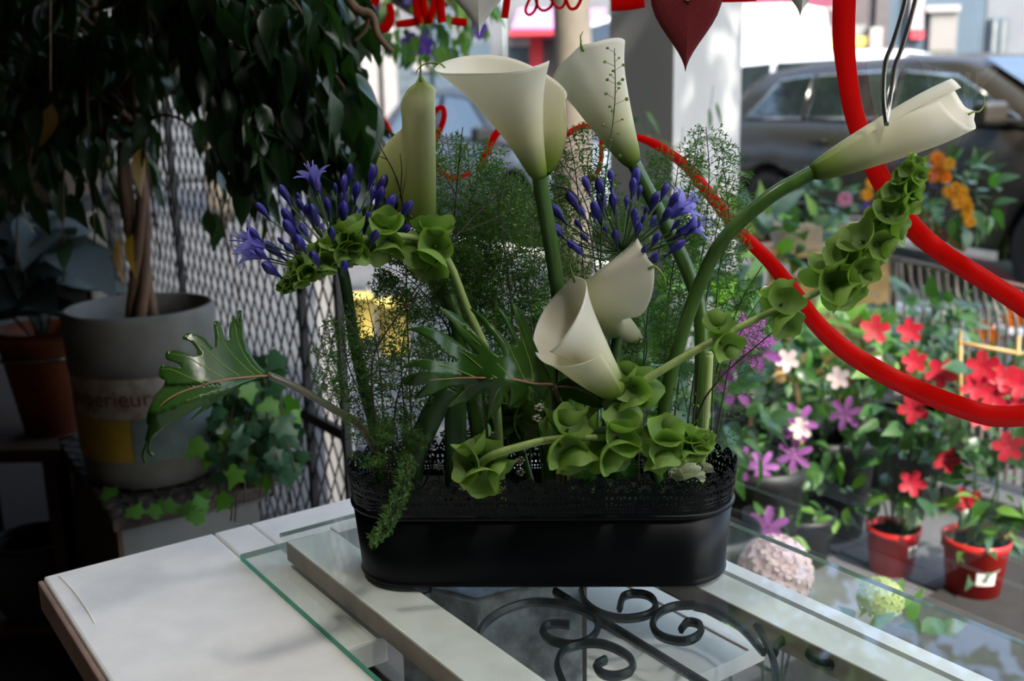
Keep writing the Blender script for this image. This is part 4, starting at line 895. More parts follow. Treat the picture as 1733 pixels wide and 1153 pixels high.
def foliage(parent, n_obj, n_all, meshes, sampler, size, rr, down=.8, stuffname='foliage', stuffmat=None, name='leaf'):
    """n_obj leaves as parts, the rest one stuff part"""
    st = MB(); VF = [(np.array([v.co[:] for v in m.vertices]), [tuple(p.vertices) for p in m.polygons]) for m in meshes]
    for i in range(n_all):
        p, d = sampler(i)
        if stuffmat is M_fic:
            up_, vp_ = pix(p)
            if p[1] < 2.02 and ((up_-288)/62)**2+((vp_-330)/190)**2 < 1: continue
        d = nrm(d+np.array([rr.normal(0, .5), rr.normal(0, .5), -down+rr.normal(0, .3)])); R3 = leafrot(d, rr); s = size*rr.uniform(.7, 1.2); k = int(rr.integers(len(meshes)))
        if i < n_obj: inst(name, meshes[k], None, parent, p, R3, s)
        else: V, F_ = VF[k]; st.add(V*s@R3.T+p, F_)
    if n_all > n_obj: part(stuffname, st, stuffmat, parent, kind='stuff', fix=False)
# branches arch out and hang
BR = []
for i in range(110):
    tr = TR[i % 4]; k = int(rr.uniform(.45, 1)*39); c = tr[k]; a = rr.uniform(0, 6.28); ln = rr.uniform(.25, .75)
    d = np.array([math.cos(a), math.sin(a)*.55, 0]); 
    e = [c, c+d*ln*.45+[0, 0, .10*rr.uniform(.3, 1.4)], c+d*ln*.8+[0, 0, -.02], c+d*ln+[0, 0, -.22*rr.uniform(.4, 1.6)]]
    # stay inside the window
    ok = all((q-W0)@NN < -.09 for q in e) and all(q[1] > 1.45 for q in e)
    if not ok: continue
    B = spl(e, 16); BR.append(B); part('branch', MB().tube(B, np.linspace(.0045, .0015, 16), 5), M_bark, fp, fix=False)
for i in range(26):   # boughs reaching right, in front of the grille
    tr = TR[i % 4]; c = tr[int(rr.uniform(.6, 1)*39)]; e = at(rr.uniform(400, 640), rr.uniform(40, 330), rr.uniform(1.5, 1.66)); B = spl([c, (c+e)/2+[0, -.05, .12], e+[-.03, 0, .05], e], 16)
    BR.append(B); BR.append(B); part('branch', MB().tube(B, np.linspace(.0045, .0012, 16), 5), M_bark, fp, fix=False)
def samp_fic(i):
    B = BR[int(rr.integers(len(BR)))]; k = int(rr.uniform(.25, 1)*14); p = B[k]+rr.normal(0, .022, 3); d = B[k+1]-B[k]; return p, nrm(d)*.8
foliage(fp, 300, 3100, FIC, samp_fic, .072, rr, 1.0, stuffmat=M_fic)
for u, v, Y in ((225, 395, 1.85), (240, 250, 1.9), (205, 400, 1.86), (88, 175, 1.9), (385, 215, 1.9)): inst('yellow_leaf', FICY, None, fp, at(u, v, Y), leafrot(np.array([-.3, 0, -1]), rr), .085, label='yellowed leaf')
bq = thing('bare_branch', 'bare dark branch curving down beside the red lettering', 'branch', at(540, -90, 1.55)); limb(bq, pxp((520, -160, 1.55), (590, 0, 1.55), (628, 25, 1.55), (640, 60, 1.55), (664, 88, 1.55)), .008, .004, name='wood'); limb(bq, pxp((628, 25, 1.55), (618, 52, 1.55), (600, 70, 1.55)), .004, .002, name='side_shoot')
# ---------------------------------------------------------------- stand under the ficus
M_stand = mat('carved_dark_wood', (.05, .038, .03), (.025, .02, .017), rough=.7, sc=40, bump=1.0, ramp=(.45, .55), det=6)
M_standside = mat('brown_board', (.075, .04, .022), (.05, .028, .018), rough=.7, sc=10)
M_greyside = mat('grey_board', (.17, .18, .175), (.12, .13, .125), rough=.8, sc=8)
c_front = atz(190, 882, .47); c_back = atz(80, 722, .47); c_right = atz(450, 822, .47)
e1 = c_back-c_front; e2 = c_right-c_front; e2 = e2*1.0; e1 = e1*.84
std = thing('plant_stand', 'low dark carved-top cabinet carrying the concrete pot', 'cabinet', (c_front+e1/2+e2/2)*[1, 1, 0])
def quadbox(c, a, b_, z0, z1): return MB().prism([np.array([*(q[:2]), z0]) for q in (c, c+a, c+a+b_, c+b_)], (0, 0, z1-z0))
part('top', quadbox(c_front, e1, e2, .445, .47), M_stand, std, False, bevel=.003)
part('left_side', quadbox(c_front+e2*.03+e1*.03, e1*.94, e2*.03, .0, .445), M_standside, std, False)
part('front_panel', quadbox(c_front+e2*.06+e1*.03, e1*.03, e2*.9, .0, .445), M_greyside, std, False)
part('back_panel', quadbox(c_front+e2*.06+e1*.93, e1*.03, e2*.9, .0, .445), M_greyside, std, False)
orn = MB()
for i in range(9):
    for j in range(5):
        c = c_front+e1*(.10+.1*i)+e2*(.08+.2*j); c[2] = .47
        rad = .022; orn.tube([c+rad*np.array([math.cos(a), math.sin(a), 0.0])+[0, 0, .001] for a in np.linspace(0, 6.28*.85, 12)], .0035, 5)
part('carved_rings', orn, M_stand, std, kind='stuff', fix=False)
# ---------------------------------------------------------------- ivy
M_ivy = leafm('ivy_leaf', (.045, .12, .06), (.028, .085, .045), rough=.35, transl=.2, tcol=(1.2, 1.4, .5))
M_ivy2 = leafm('ivy_leaf_light', (.10, .25, .035), (.07, .2, .03), rough=.4, transl=.35)
def ivymesh(m):
    o = [(0, 0), (.22, -.08), (.42, .02), (.36, .2), (.55, .42), (.3, .5), (.2, .62), (0, 1.0), (-.2, .62), (-.3, .5), (-.55, .42), (-.36, .2), (-.42, .02), (-.22, -.08)]
    V = [(0, .32, .05)]+[(x, y, -.12*(x*x+(y-.3)**2)) for x, y in o]; me = MB().add(V, [(0, i+1, (i+1) % 14+1) for i in range(14)]).mesh('ivy_leaf'); me.materials.append(m); return me
IVY = ivymesh(M_ivy); IVY2 = ivymesh(M_ivy2)
ipos = at(418, 640, 1.99); 
iv = thing('ivy_plant', 'bushy trailing ivy hanging beside the concrete pot', 'ivy', ipos*[1, 1, 0]+[0, 0, .47])
ip = thing('ivy_pot', 'small dark pot hidden by the trailing ivy', 'pot', ipos*[1, 1, 0]+[0, 0, .47])
part('pot_wall', MB().lathe([(.045, 0), (.05, .0), (.062, .11), (.066, .115), (.066, .13), (.058, .13)], 24, ipos*[1, 1, 0]+[0, 0, .47], cap=False), M_standside, ip)
part('soil', MB().lathe([(.002, .11), (.06, .11)], 20, ipos*[1, 1, 0]+[0, 0, .47]), M_soil, ip)
rr = np.random.default_rng(21); c0 = ipos*[1, 1, 0]+[0, 0, .62]
VN = []
for i in range(26):
    u1, v1 = rr.uniform(345, 500), rr.uniform(760, 900); m_ = at((u1+430)/2, rr.uniform(610, 690), 1.72); e_ = at(u1, v1, rr.uniform(1.58, 1.70)); VN.append(spl([c0, m_, e_], 14)); part('vine', MB().tube(VN[-1], .0015, 4), M_standside, iv, fix=False)
for i in range(300):
    B = VN[i % 26]; k = int(rr.uniform(.1, 1)*12); p = B[k]+rr.normal(0, .014, 3)+np.array([0, -.02, 0]); d = np.array([rr.normal(0, .6), -.2+rr.normal(0, .3), -.9]); R3 = leafrot(d, rr, .5)
    x = R3[:, 0]; out = nrm(np.array([rr.normal(0, .4), -1, .7])); z = nrm(out-nrm(d)*(out@nrm(d))); y = nrm(d); R3 = np.array([np.cross(y, z), y, z]).T
    inst('ivy_leaf', IVY if rr.random() < .8 else IVY2, None, iv, p, R3, rr.uniform(.027, .046))
for (u, v) in ((230, 872), (262, 868), (275, 866), (290, 864), (320, 868), (330, 880), (345, 858), (355, 840), (195, 838)):
    inst('ivy_leaf', IVY2, None, iv, atz(u, v, .478)+[0, -.02, .004], frame(nrm(np.array([rr.normal(0, .2), -.6, 1])), np.array([1, rr.normal(0, .8), 0])), .04)
part('vine', MB().tube(spl([c0]+[atz(u, v, .477)+[0, -.02, .003] for u, v in ((360, 838), (320, 868), (275, 868), (225, 874))], 24), .0014, 4), M_standside, iv)
# ---------------------------------------------------------------- dark corner at the far left
M_or = mat('orange_pot', (.20, .045, .012), (.15, .032, .01), rough=.6, sc=10)
M_grleaf = leafm('grey_leaf', (.055, .075, .068), (.04, .055, .052), rough=.6, transl=.12, tcol=(1, 1.1, .8))
oc = at(95, 765, 2.35); oc[2] = .47
op = thing('orange_pot', 'orange plastic pot in the dark corner behind the concrete pot', 'pot', oc)
part('wall', MB().lathe([(.055, 0), (.06, 0), (.095, .22), (.10, .225), (.10, .25), (.092, .25), (.088, .2)], 32, oc, cap=False).lathe([(.001, .2), (.09, .2)], 32, oc), M_or, op)
part('rim_ring', MB().tube([oc+np.array([.103*math.cos(a), .103*math.sin(a), .19]) for a in np.linspace(0, 6.28, 40)], .004, 6), MT['wire'], op)
st2 = thing('corner_shelf', 'dark shelf at the far left carrying the orange pot', 'shelf', oc*[1, 1, 0]); part('board', MB().box(oc-[.16, -.05, .015], (.46, .38, .03)), M_standside, st2, False)
for dx in (-.36, .04): part('leg', MB().box(oc+[dx, .02, -.25], (.03, .3, .44)), M_standside, st2, False)
gp = thing('grey_leaf_plant', 'grey broad-leaved plant growing in the orange pot', 'plant', oc+[0, 0, .2])
GLF = [leafmesh(M_grleaf, 1, .42, .2, .45, 7), leafmesh(M_grleaf, 1, .36, .25, .6, 7)]
for i in range(34):
    a = rr.uniform(0, 6.28); p = oc+np.array([rr.normal(0, .05), rr.normal(0, .05), .26+rr.uniform(0, .22)]); d = np.array([math.cos(a), math.sin(a)*.7-.2, rr.uniform(-.1, .7)]); inst('leaf', GLF[i % 2], None, gp, p, leafrot(d, rr, .3), rr.uniform(.11, .19))
    if i % 3 == 0: part('stalk', MB().tube([oc+[0, 0, .2], p], .003, 5), M_grleaf, gp, fix=False)
# tall dark cabinet, chair leg and floor pot
cb = thing('dark_cabinet', 'almost black cabinet at the far left of the room', 'cabinet', atz(60, 1010, 0)*[1, 1, 0]+[-.55, .45, 0])
cc = np.array(cb.location); M_blk = mat('black_brown', (.012, .009, .007), (.008, .006, .005), rough=.6)
part('body', MB().box(cc+[0, 0, .36], (.78, .5, .72)), M_blk, cb, False, bevel=.004); part('door', MB().box(cc+[-.0, -.256, .36], (.7, .012, .64)), M_blk, cb, False, bevel=.003); part('knob', MB().lathe([(.001, 0), (.012, .004), (.01, .015), (.001, .02)], 12, cc+[.3, -.275, .4]), MT['wire'], cb)
lg = thing('white_pole', 'pale grey curved pole standing left of the plant cabinet', 'pole', atz(150, 935, .1)*[1, 1, 0]); part('pole', MB().tube(spl([atz(128, 800, .42), atz(137, 870, .30), atz(146, 905, .22), atz(147, 940, .12), atz(147, 940, .12)*[1, 1, 0]], 20), .012, 10), mat('pale_pole', (.42, .42, .40), (.32, .32, .3), rough=.5), lg); part('foot', MB().lathe([(.02, 0), (.02, .01), (.012, .015)], 12, atz(147, 940, .12)*[1, 1, 0]), M_blk, lg)
fpot = thing('floor_pot', 'dim grey round pot on the floor behind the table end', 'pot', atz(75, 1040, 0)); c = np.array(fpot.location)
part('wall', MB().lathe([(.07, 0), (.10, .05), (.115, .14), (.10, .2), (.09, .2), (.1, .13)], 28, c, cap=False).lathe([(.001, .15), (.1, .15)], 28, c), mat('dim_grey_pot', (.06, .055, .05), (.04, .038, .036), rough=.8), fpot); part('rim', MB().tube([c+np.array([.095*math.cos(a), .095*math.sin(a), .2]) for a in np.linspace(0, 6.28, 30)], .007, 6), M_blk, fpot)
mt_ = thing('dark_mat', 'dark woven mat on the tiled floor at the bottom left', 'mat', atz(60, 1120, 0)+[0, 0, .003]); c = np.array(mt_.location)
for i in range(12): part('strip', MB().box(c+[-.25+.05*i, -.15, .006], (.044, .5, .008)), M_blk, mt_, False)
cbx = thing('cardboard_box', 'brown cardboard box on the shelf behind the ficus leaves', 'box', at(20, 340, 2.9)); c = np.array(cbx.location)
M_card = mat('cardboard', (.10, .065, .04), (.08, .05, .033), rough=.85, sc=12); part('carton', MB().box(c+[0, .1, .07], (.3, .22, .14)), M_card, cbx, False); part('lid_flap', MB().box(c+[0, .1, .143], (.31, .23, .006)), M_card, cbx, False)
shf = thing('wall_shelf', 'dark wall shelf at the far left carrying the cardboard box', 'shelf', c-[0, 0, .04]); part('board', MB().box(c+[-.25, .1, -.016], (.95, .34, .03)), M_blk, shf, False); part('bracket', MB().box(c+[-.1, .22, -.14], (.03, .08, .22)), M_blk, shf, False)
# ================================================================ outside: plants by the window
rr = np.random.default_rng(31)
LG = leafm('garden_leaf', (.06, .17, .035), (.04, .12, .025), rough=.42, transl=.32)
LD = leafm('dark_garden_leaf', (.035, .10, .035), (.022, .07, .025), rough=.35, transl=.25)
LL = leafm('light_garden_leaf', (.17, .34, .06), (.11, .26, .04), rough=.45, transl=.4)
LB = leafm('bluish_leaf', (.12, .22, .17), (.08, .16, .13), rough=.5, transl=.2, tcol=(1, 1.2, .8))
LEAF = {k: [leafmesh(m, 1, w, .2, .3, 6), leafmesh(m, 1, w*.8, .25, .45, 6)] for k, m, w in (('g', LG, .30), ('d', LD, .34), ('l', LL, .26), ('b', LB, .26), ('thin', LL, .11), ('bamboo', LG, .09))}
M_red = mat('red_petal', (.62, .02, .05), (.48, .012, .035), rough=.5, sc=40, transl=.35, tcol=(1.2, .7, .7), rand=.2)
M_pur = mat('purple_petal', (.42, .13, .44), (.30, .08, .34), rough=.5, sc=40, transl=.4, rand=.25)
M_pink = mat('pink_petal', (.80, .36, .52), (.72, .28, .44), rough=.5, transl=.35)
M_pale = mat('pale_petal', (.82, .70, .68), (.78, .56, .58), rough=.5, transl=.35)
M_or_ = mat('orange_petal', (.85, .32, .02), (.78, .22, .012), rough=.6, transl=.25, rand=.2)
M_yelp = mat('yellow_petal', (.90, .50, .03), (.85, .42, .02), rough=.6, transl=.25)
M_vio = mat('violet_petal', (.16, .06, .50), (.10, .04, .36), rough=.6, transl=.3, rand=.2)
M_limep = mat('lime_petal', (.62, .70, .30), (.5, .62, .2), rough=.6, transl=.3)
M_redpot = mat('red_plastic', (.56, .012, .010), (.50, .010, .008), rough=.35, sc=6)
M_blkpot = mat('black_plastic', (.012, .013, .014), (.01, .01, .01), rough=.5)
M_tag = mat('price_label', (.75, .75, .73), (.70, .70, .68), rough=.6)
M_bamboo = mat('bamboo_cane', (.50, .33, .13), (.40, .25, .09), rough=.5, sc=12)
M_terr = mat('terracotta', (.36, .13, .06), (.3, .1, .05), rough=.8)
M_wick = mat('pale_wicker', (.62, .56, .46), (.48, .42, .33), rough=.8, sc=30)
M_eye = mat('flower_eye', (.75, .55, .12), rough=.7)
def blossom(m, n=5, w=.42, cup=.35, eye=M_eye, layers=1, ragged=0.0):
    mb = MB()
    for l in range(layers):
        for q in range(n):
            a = q*2*math.pi/n+l*.5; k = 6; P = np.zeros((k, 3, 3)); sc = 1-.22*l
            for i, t in enumerate(np.linspace(0, 1, k)):
                hw = w*sc*math.sin(math.pi*(.12+.78*t))**.8*(.5+.6*t); r = (.05+.95*t)*sc; z = cup*(t**1.5)*.6+l*.12-.12*t**4
                for j, s in enumerate((-1, 0, 1)): P[i, j] = (r*math.cos(a)-s*hw*math.sin(a), r*math.sin(a)+s*hw*math.cos(a), z+.06*abs(s))
            mb.grid(P)
    me = mb.mesh('blossom'); me.materials.append(m); return me
B_RED = blossom(M_red, 5, .40, .5); B_PUR = blossom(M_pur, 6, .24, .15); B_PINKP = blossom(M_pink, 9, .3, .6, layers=3); B_ORG = blossom(M_or_, 10, .24, .7, layers=4); B_YEL = blossom(M_yelp, 10, .24, .7, layers=4)
B_VIO = blossom(M_vio, 5, .45, .5); B_PALE = blossom(M_pale, 5, .4, .5); B_LIME = blossom(M_limep, 4, .4, .2)
def face(p, rr, toward=None):
    d = nrm((CAM-p)*[1, 1, .6]+np.array([rr.normal(0, .35), rr.normal(0, .35), .25])) if toward is None else nrm(toward); return frame(d, np.array([rr.normal(), rr.normal(), rr.normal()]))
def potpart(c, r, h, m, name, label, grp=None, tag_=None, taper=.78):
    t = thing(name, label, 'pot', c, grp)
    part('wall', MB().lathe([(r*taper*.9, .0), (r*taper, 0), (r*.96, h*.86), (r*1.0, h*.87), (r*1.03, h), (r*.95, h), (r*.9, h*.85)], 40, c, cap=False).lathe([(.001, .0), (r*taper*.9, 0)], 40, c), m, t)
    part('soil', MB().lathe([(.001, h*.86), (r*.92, h*.86)], 24, c), M_soil, t)
    if tag_:
        P = np.zeros((6, 2, 3))
        for i, a in enumerate(np.linspace(tag_[0], tag_[1], 6)):
            for j, z in enumerate((tag_[2], tag_[3])): q = r*(taper+(.96-taper)*(z/.86))+.0015; P[i, j] = c+np.array([q*math.sin(a), -q*math.cos(a), z*h])
        lb_ = part('price_label', MB().grid(P), M_tag, t, fix=False)
        # barcode bars on the label
        for k in range(7):
            a = tag_[0]+(tag_[1]-tag_[0])*(.3+.05*k); zz = [tag_[2]+.25*(tag_[3]-tag_[2]), tag_[2]+.6*(tag_[3]-tag_[2])]
            Pk = []
            for da in (0, .012):
                for z in zz: q = r*(taper+(.96-taper)*(z/.86))+.0022; Pk.append(c+np.array([q*math.sin(a+da), -q*math.cos(a+da), z*h]))
            part('bar', MB().add(Pk, [(0, 1, 3, 2)]), M_blk, lb_, False, fix=False)
    return t
def plant(name, label, cat, base, blobs, leaves, n, size, flowers=(), fm=None, fs=.03, grp=None, down=.1, nst=5, fname='blossom', up=False, stemm=None):
    """base = where it grows; blobs = list of (centre, radii); flowers = points"""
    t = thing(name, label, cat, base, grp)
    for i in range(nst):
        c, r_ = blobs[i % len(blobs)]; e = c+rr.normal(0, .3, 3)*r_; part('stem', MB().tube(spl([base+rr.normal(0, .01, 3)*[1, 1, 0], (base+e)/2+rr.normal(0, .012, 3), e], 10), np.linspace(.003, .0015, 10), 5), stemm or LD, t, fix=False)
    w = np.array([np.prod(r_) for _, r_ in blobs])**.66; w = w/w.sum()
    for i in range(n):
        c, r_ = blobs[int(rr.choice(len(blobs), p=w))]; q = nrm(rr.normal(0, 1, 3))*rr.uniform(.35, 1)**.5; p = c+q*r_
        d = nrm(q+np.array([rr.normal(0, .5), rr.normal(0, .5), -down+rr.normal(0, .4)+(1.2 if up else 0)])); L_ = LEAF[leaves[int(rr.integers(len(leaves)))]][int(rr.integers(2))]
        inst('leaf', L_, None, t, p, leafrot(d, rr, .5), size*rr.uniform(.65, 1.25))
    for p in flowers: inst(fname, fm, None, t, p, face(p, rr), fs*rr.uniform(.85, 1.15))
    return t
G = lambda u, v: atz(u, v, 0.0)
# red dipladenias in red pots
p1, p2 = G(1517, 985), G(1663, 1030); p1 = p1+[0, .04, .01]; p2 = p2+[0, .06, .01]
potpart(p1, .066, .125, M_redpot, 'red_pot', 'smaller red plastic pot with white price label, nearer the clematis', tag_=(.30, .85, .48, .72))
potpart(p2, .078, .150, M_redpot, 'red_pot', 'larger red plastic pot with white price label at the right edge', tag_=(-.35, .30, .34, .56))
Y1, Y2 = p1[1], p2[1]
plant('dipladenia', 'red-flowered dipladenia growing in the smaller red pot', 'plant', p1+[0, 0, .11], [(at(1530, 800, Y1), np.array([.11, .09, .12])), (at(1520, 680, Y1), np.array([.12, .10, .12])), (at(1490, 600, Y1), np.array([.08, .08, .08]))], ['d', 'd', 'g', 'l'], 170, .06,
      [at(u, v, Y1-.1) for u, v in ((1547, 692), (1543, 818), (1602, 778), (1480, 558), (1540, 560), (1548, 612), (1592, 632), (1638, 850))], B_RED, .034)
plant('dipladenia', 'red-flowered dipladenia growing in the larger red pot', 'plant', p2+[0, 0, .13], [(at(1690, 830, Y2), np.array([.11, .09, .13])), (at(1680, 690, Y2), np.array([.12, .10, .12])), (at(1660, 910, Y2), np.array([.07, .06, .06]))], ['d', 'd', 'g', 'l'], 170, .06,
      [at(u, v, Y2-.1) for u, v in ((1708, 757), (1665, 620), (1650, 655), (1680, 668), (1700, 640), (1662, 706), (1728, 650), (1722, 690))], B_RED, .034)
tr_ = thing('bamboo_trellis', 'small bamboo cane trellis above the larger red pot', 'trellis', p2+[.02, .05, .13])
for a, b_ in (((1625, 560), (1626, 760)), ((1724, 570), (1712, 760)), ((1622, 580), (1733, 600))): part('cane', MB().tube([at(*a, Y2+.03), at(*b_, Y2+.03)], .0055, 8), M_bamboo, tr_)
# clematis on a cane hoop
pc = G(1372, 985)+[0, .10, .01]; Yc = pc[1]
potpart(pc, .085, .14, M_blkpot, 'black_pot', 'black plastic pot of the purple clematis')
plant('clematis', 'purple clematis climbing a cane hoop beside the planter', 'plant', pc+[0, 0, .12],
      [(at(1330, 640, Yc), np.array([.13, .1, .10])), (at(1360, 740, Yc), np.array([.14, .10, .12])), (at(1300, 840, Yc), np.array([.11, .09, .09])), (at(1410, 850, Yc), np.array([.07, .06, .07]))], ['g', 'g', 'l', 'd'], 240, .052,
      [at(u, v, Yc-.13) for u, v in ((1345, 770), (1350, 715), (1290, 790), (1248, 785), (1432, 700), (1245, 655))], B_PUR, .045)
for u, v in ((1332, 610), (1420, 640), (1355, 725)): inst('pale_blossom', B_PALE, None, bpy.data.objects['clematis'], at(u, v, Yc-.14), face(at(u, v, Yc-.14), rr), .028)
hp = thing('cane_hoop', 'bent cane hoop supporting the purple clematis', 'trellis', pc+[0, 0, .12])
part('hoop', MB().tube(spl(pxp((1268, 880, Yc), (1266, 760, Yc), (1278, 680, Yc), (1310, 635, Yc), (1345, 650, Yc), (1355, 760, Yc), (1340, 890, Yc)), 40), .0055, 8), M_bamboo, hp); part('stake', MB().tube(pxp((1345, 690, Yc-.02), (1342, 900, Yc-.02)), .006, 8), M_bamboo, hp)
pc2 = G(1305, 1015)+[0, .02, .01]
potpart(pc2, .06, .11, M_blkpot, 'black_pot', 'black plastic pot of the low mauve clematis near the glass edge')
plant('clematis', 'low mauve clematis flowering at the glass edge', 'plant', pc2+[0, 0, .1], [(at(1290, 900, pc2[1]), np.array([.08, .06, .05]))], ['l', 'g'], 40, .045, [at(1300, 893, pc2[1]-.1), at(1285, 905, pc2[1]-.09)], B_PUR, .052)
# hydrangeas under the glass edge, outside
def hydrangea(label, c, R, m_, base):
    t = plant('hydrangea', label, 'plant', base, [(c-[0, 0, .06], np.array([.09, .08, .05]))], ['g', 'l'], 26, .055)
    for i in range(60):
        q = (i+.5)/60; a = i*2.4; z = 1-1.35*q; s = math.sqrt(max(0, 1-z*z)); d = np.array([s*math.cos(a), s*math.sin(a), z]); inst('floret', m_, None, t, c+d*R, frame(d, np.array([rr.normal(), rr.normal(), 0])), R*.30)
for u, v, R, m_, lb, Yh in ((1312, 968, .055, B_PALE, 'pale pink hydrangea just outside below the glass edge', 1.55), (1490, 1015, .032, B_LIME, 'lime green hydrangea just outside below the glass edge', 1.40)):
    c = at(u, v, Yh); b_ = np.array([c[0], c[1], .0]); potpart(b_, .07, .12, M_terr, 'terracotta_pot', 'terracotta pot of the '+lb.split(' just')[0]); hydrangea(lb, c, R, m_, b_+[0, 0, .1])
# green plants in mid distance; each in its pot on the pavement
def bush(name, label, u, v, Y, rx, rz, leaves, n, size, flowers=(), fm=None, fs=.03, potm=None, **kw):
    c = at(u, v, Y); b_ = np.array([c[0], c[1], .003]); h = max(.12, min(.3, c[2]-rz*1.1)); potpart(b_, min(.16, rx*.6+.03), h, potm or M_blkpot, 'plant_pot', 'pot under the '+label)
    return plant(name, label, 'plant', b_+[0, 0, h*.85], [(c, np.array([rx, rx*.8, rz]))], leaves, n, size, [at(a, b2, Y-rx*.85) for a, b2 in flowers], fm, fs, **kw)
bush('leafy_shrub', 'light green leafy shrub behind the long bells', 1400, 590, 2.75, .20, .13, ['l', 'g'], 130, .07)
bush('leafy_shrub', 'broad-leaved green shrub right of the white pillar', 1300, 440, 3.1, .22, .16, ['g', 'l', 'b'], 120, .10)
bush('leafy_shrub', 'dark green shrub behind the middle callas', 1010, 620, 2.3, .20, .16, ['g', 'd'], 130, .075)
bush('leafy_shrub', 'bright green shrub behind the central stems', 1130, 560, 2.6, .20, .15, ['l', 'g'], 130, .075)
bush('leafy_shrub', 'low dark shrub behind the planter rim at the right', 1200, 720, 2.1, .14, .12, ['d', 'g'], 100, .06)
bush('leafy_shrub', 'green shrub behind the split leaf', 880, 600, 2.5, .15, .12, ['g', 'l'], 90, .07)
bush('leafy_shrub', 'low green shrub behind the planter centre', 920, 720, 2.0, .16, .10, ['g', 'd'], 90, .06)
bush('leafy_shrub', 'bluish shrub at the foot of the iron fence', 1560, 540, 3.0, .18, .10, ['b', 'g'], 90, .06)
bush('leafy_shrub', 'green shrub with small orange flowers right of the fence', 1690, 570, 3.3, .22, .12, ['g', 'b'], 110, .07, ((1668, 560), (1655, 555), (1680, 568), (1712, 540), (1725, 535)), B_ORG, .03)
bush('purple_clematis', 'purple-flowered climber under the long bells', 1290, 580, 2.5, .15, .10, ['g', 'd'], 80, .06, ((1265, 570), (1285, 590), (1250, 590)), B_PUR, .055)
bush('marigold', 'orange and yellow marigold bush before the dark car', 1605, 335, 3.6, .17, .15, ['g', 'd'], 100, .07, ((1590, 290), (1600, 300), (1580, 297), (1585, 270)), B_ORG, .024)
mg = bpy.data.objects['marigold']
for u, v in ((1618, 318), (1628, 325), (1612, 330), (1632, 340), (1620, 345), (1605, 325), (1638, 350), (1640, 375), (1606, 278), (1636, 360), (1467, 330), (1475, 310)):
    p = at(u, v, 3.43); inst('yellow_blossom', B_YEL, None, mg, p, face(p, rr), .021)
# wicker basket with pink flower on an upturned crate
cw = at(1385, 418, 3.9); cw_b = np.array([cw[0], cw[1], 0]); zt = at(1385, 418, 3.9)[2]
cr_ = thing('wooden_crate', 'pale wooden crate carrying the wicker basket', 'crate', cw_b)
for i in range(4): part('slat', MB().box(cw_b+[0, -.15, .06+i*(zt-.06)/4], (.44, .015, (zt-.06)/4-.02)), M_bamboo, cr_, False)
for sx in (-.2, .2):
    for sy in (-.13, .13): part('post', MB().box(cw_b+[sx, sy, zt/2], (.04, .03, zt)), M_bamboo, cr_, False)
part('crate_top', MB().box(cw_b+[0, 0, zt-.008], (.44, .3, .016)), M_bamboo, cr_, False)
bk = thing('wicker_basket', 'pale rectangular wicker basket of plants before the dark car', 'basket', cw)
for i in range(8):
    hz = .008+i*.0125; part('woven_band', MB().tube([cw+np.array([x*(.15+.004*i), y*(.075+.003*i), hz]) for x, y in ((-1, -1), (0, -1.03), (1, -1), (1.02, 0), (1, 1), (0, 1.03), (-1, 1), (-1.02, 0), (-1, -1))], .0068, 6), M_wick, bk)
part('basket_floor', MB().box(cw+[0, 0, .02], (.28, .14, .02)), M_wick, bk, False)
plant('basket_plant', 'dark leafy plant with one pink bloom in the wicker basket', 'plant', cw+[0, 0, .03], [(at(1380, 345, 3.9), np.array([.13, .08, .08]))], ['d', 'g'], 90, .07, [at(1430, 338, 3.75)], B_PINKP, .032)
inst('violet_blossom', B_VIO, None, bpy.data.objects['basket_plant'], at(1468, 352, 3.8), face(at(1468, 352, 3.8), rr), .02)
# iron fence with hooped bars
Yf0, Yf1 = 3.45, 2.75
ff = thing('hooped_fence', 'low rusty iron fence with curved bars at the right', 'fence', at(1600, 560, 3.1)*[1, 1, 0]); M_rust = mat('rusty_iron', (.20, .16, .13), (.13, .10, .085), rough=.6, sc=30)
def fpt(q): return at(1515+q*260, 437+q*60, Yf0+(Yf1-Yf0)*q)
part('top_rail', MB().tube([fpt(-.05), fpt(.5), fpt(1.1)], .009, 8), M_rust, ff); z0f = .02
part('bottom_rail', MB().tube([fpt(q)*[1, 1, 0]+[0, 0, .08] for q in (-.05, 1.1)], .007, 8), M_rust, ff)
for i in range(19):
    q = -.03+i*.06; T_ = fpt(q); a = T_+nrm(fpt(1)-fpt(0))*.05; part('bar', MB().tube(spl([T_, T_+(a-T_)*.55+[0, .02, -.06], a+[0, .01, -.16], np.array([a[0], a[1], z0f])], 12), .005, 6), M_rust, ff, fix=False)
part('post', MB().tube([fpt(0)*[1, 1, 0], fpt(0)], .011, 8), M_rust, ff); part('post', MB().tube([fpt(1.1)*[1, 1, 0], fpt(1.1)], .011, 8), M_rust, ff)
wb_ = thing('stone_block', 'sunlit white stone block behind the iron fence', 'block', at(1530, 500, 3.75)*[1, 1, 0]); c = np.array(wb_.location)
part('upper_course', MB().box(c+[0, 0, .36], (.26, .2, .16)), M_white, wb_, False, bevel=.01); part('lower_course', MB().box(c+[0, 0, .14], (.30, .24, .28)), M_white, wb_, False, bevel=.01)
# low grey ledge behind the red pots
ld = thing('stone_ledge', 'long grey stone ledge on the pavement behind the red pots', 'ledge', atz(1560, 930, 0)*[1, 1, 0]+[.15, .35, 0])
for i in range(4): part('ledge_stone', MB().box(np.array(ld.location)+NN*.0-D1*.45*(i-1.3)+[0, 0, .05], (.44, .16, .10), SNAX), M_kerb if False else M_pave, ld, False, bevel=.006)
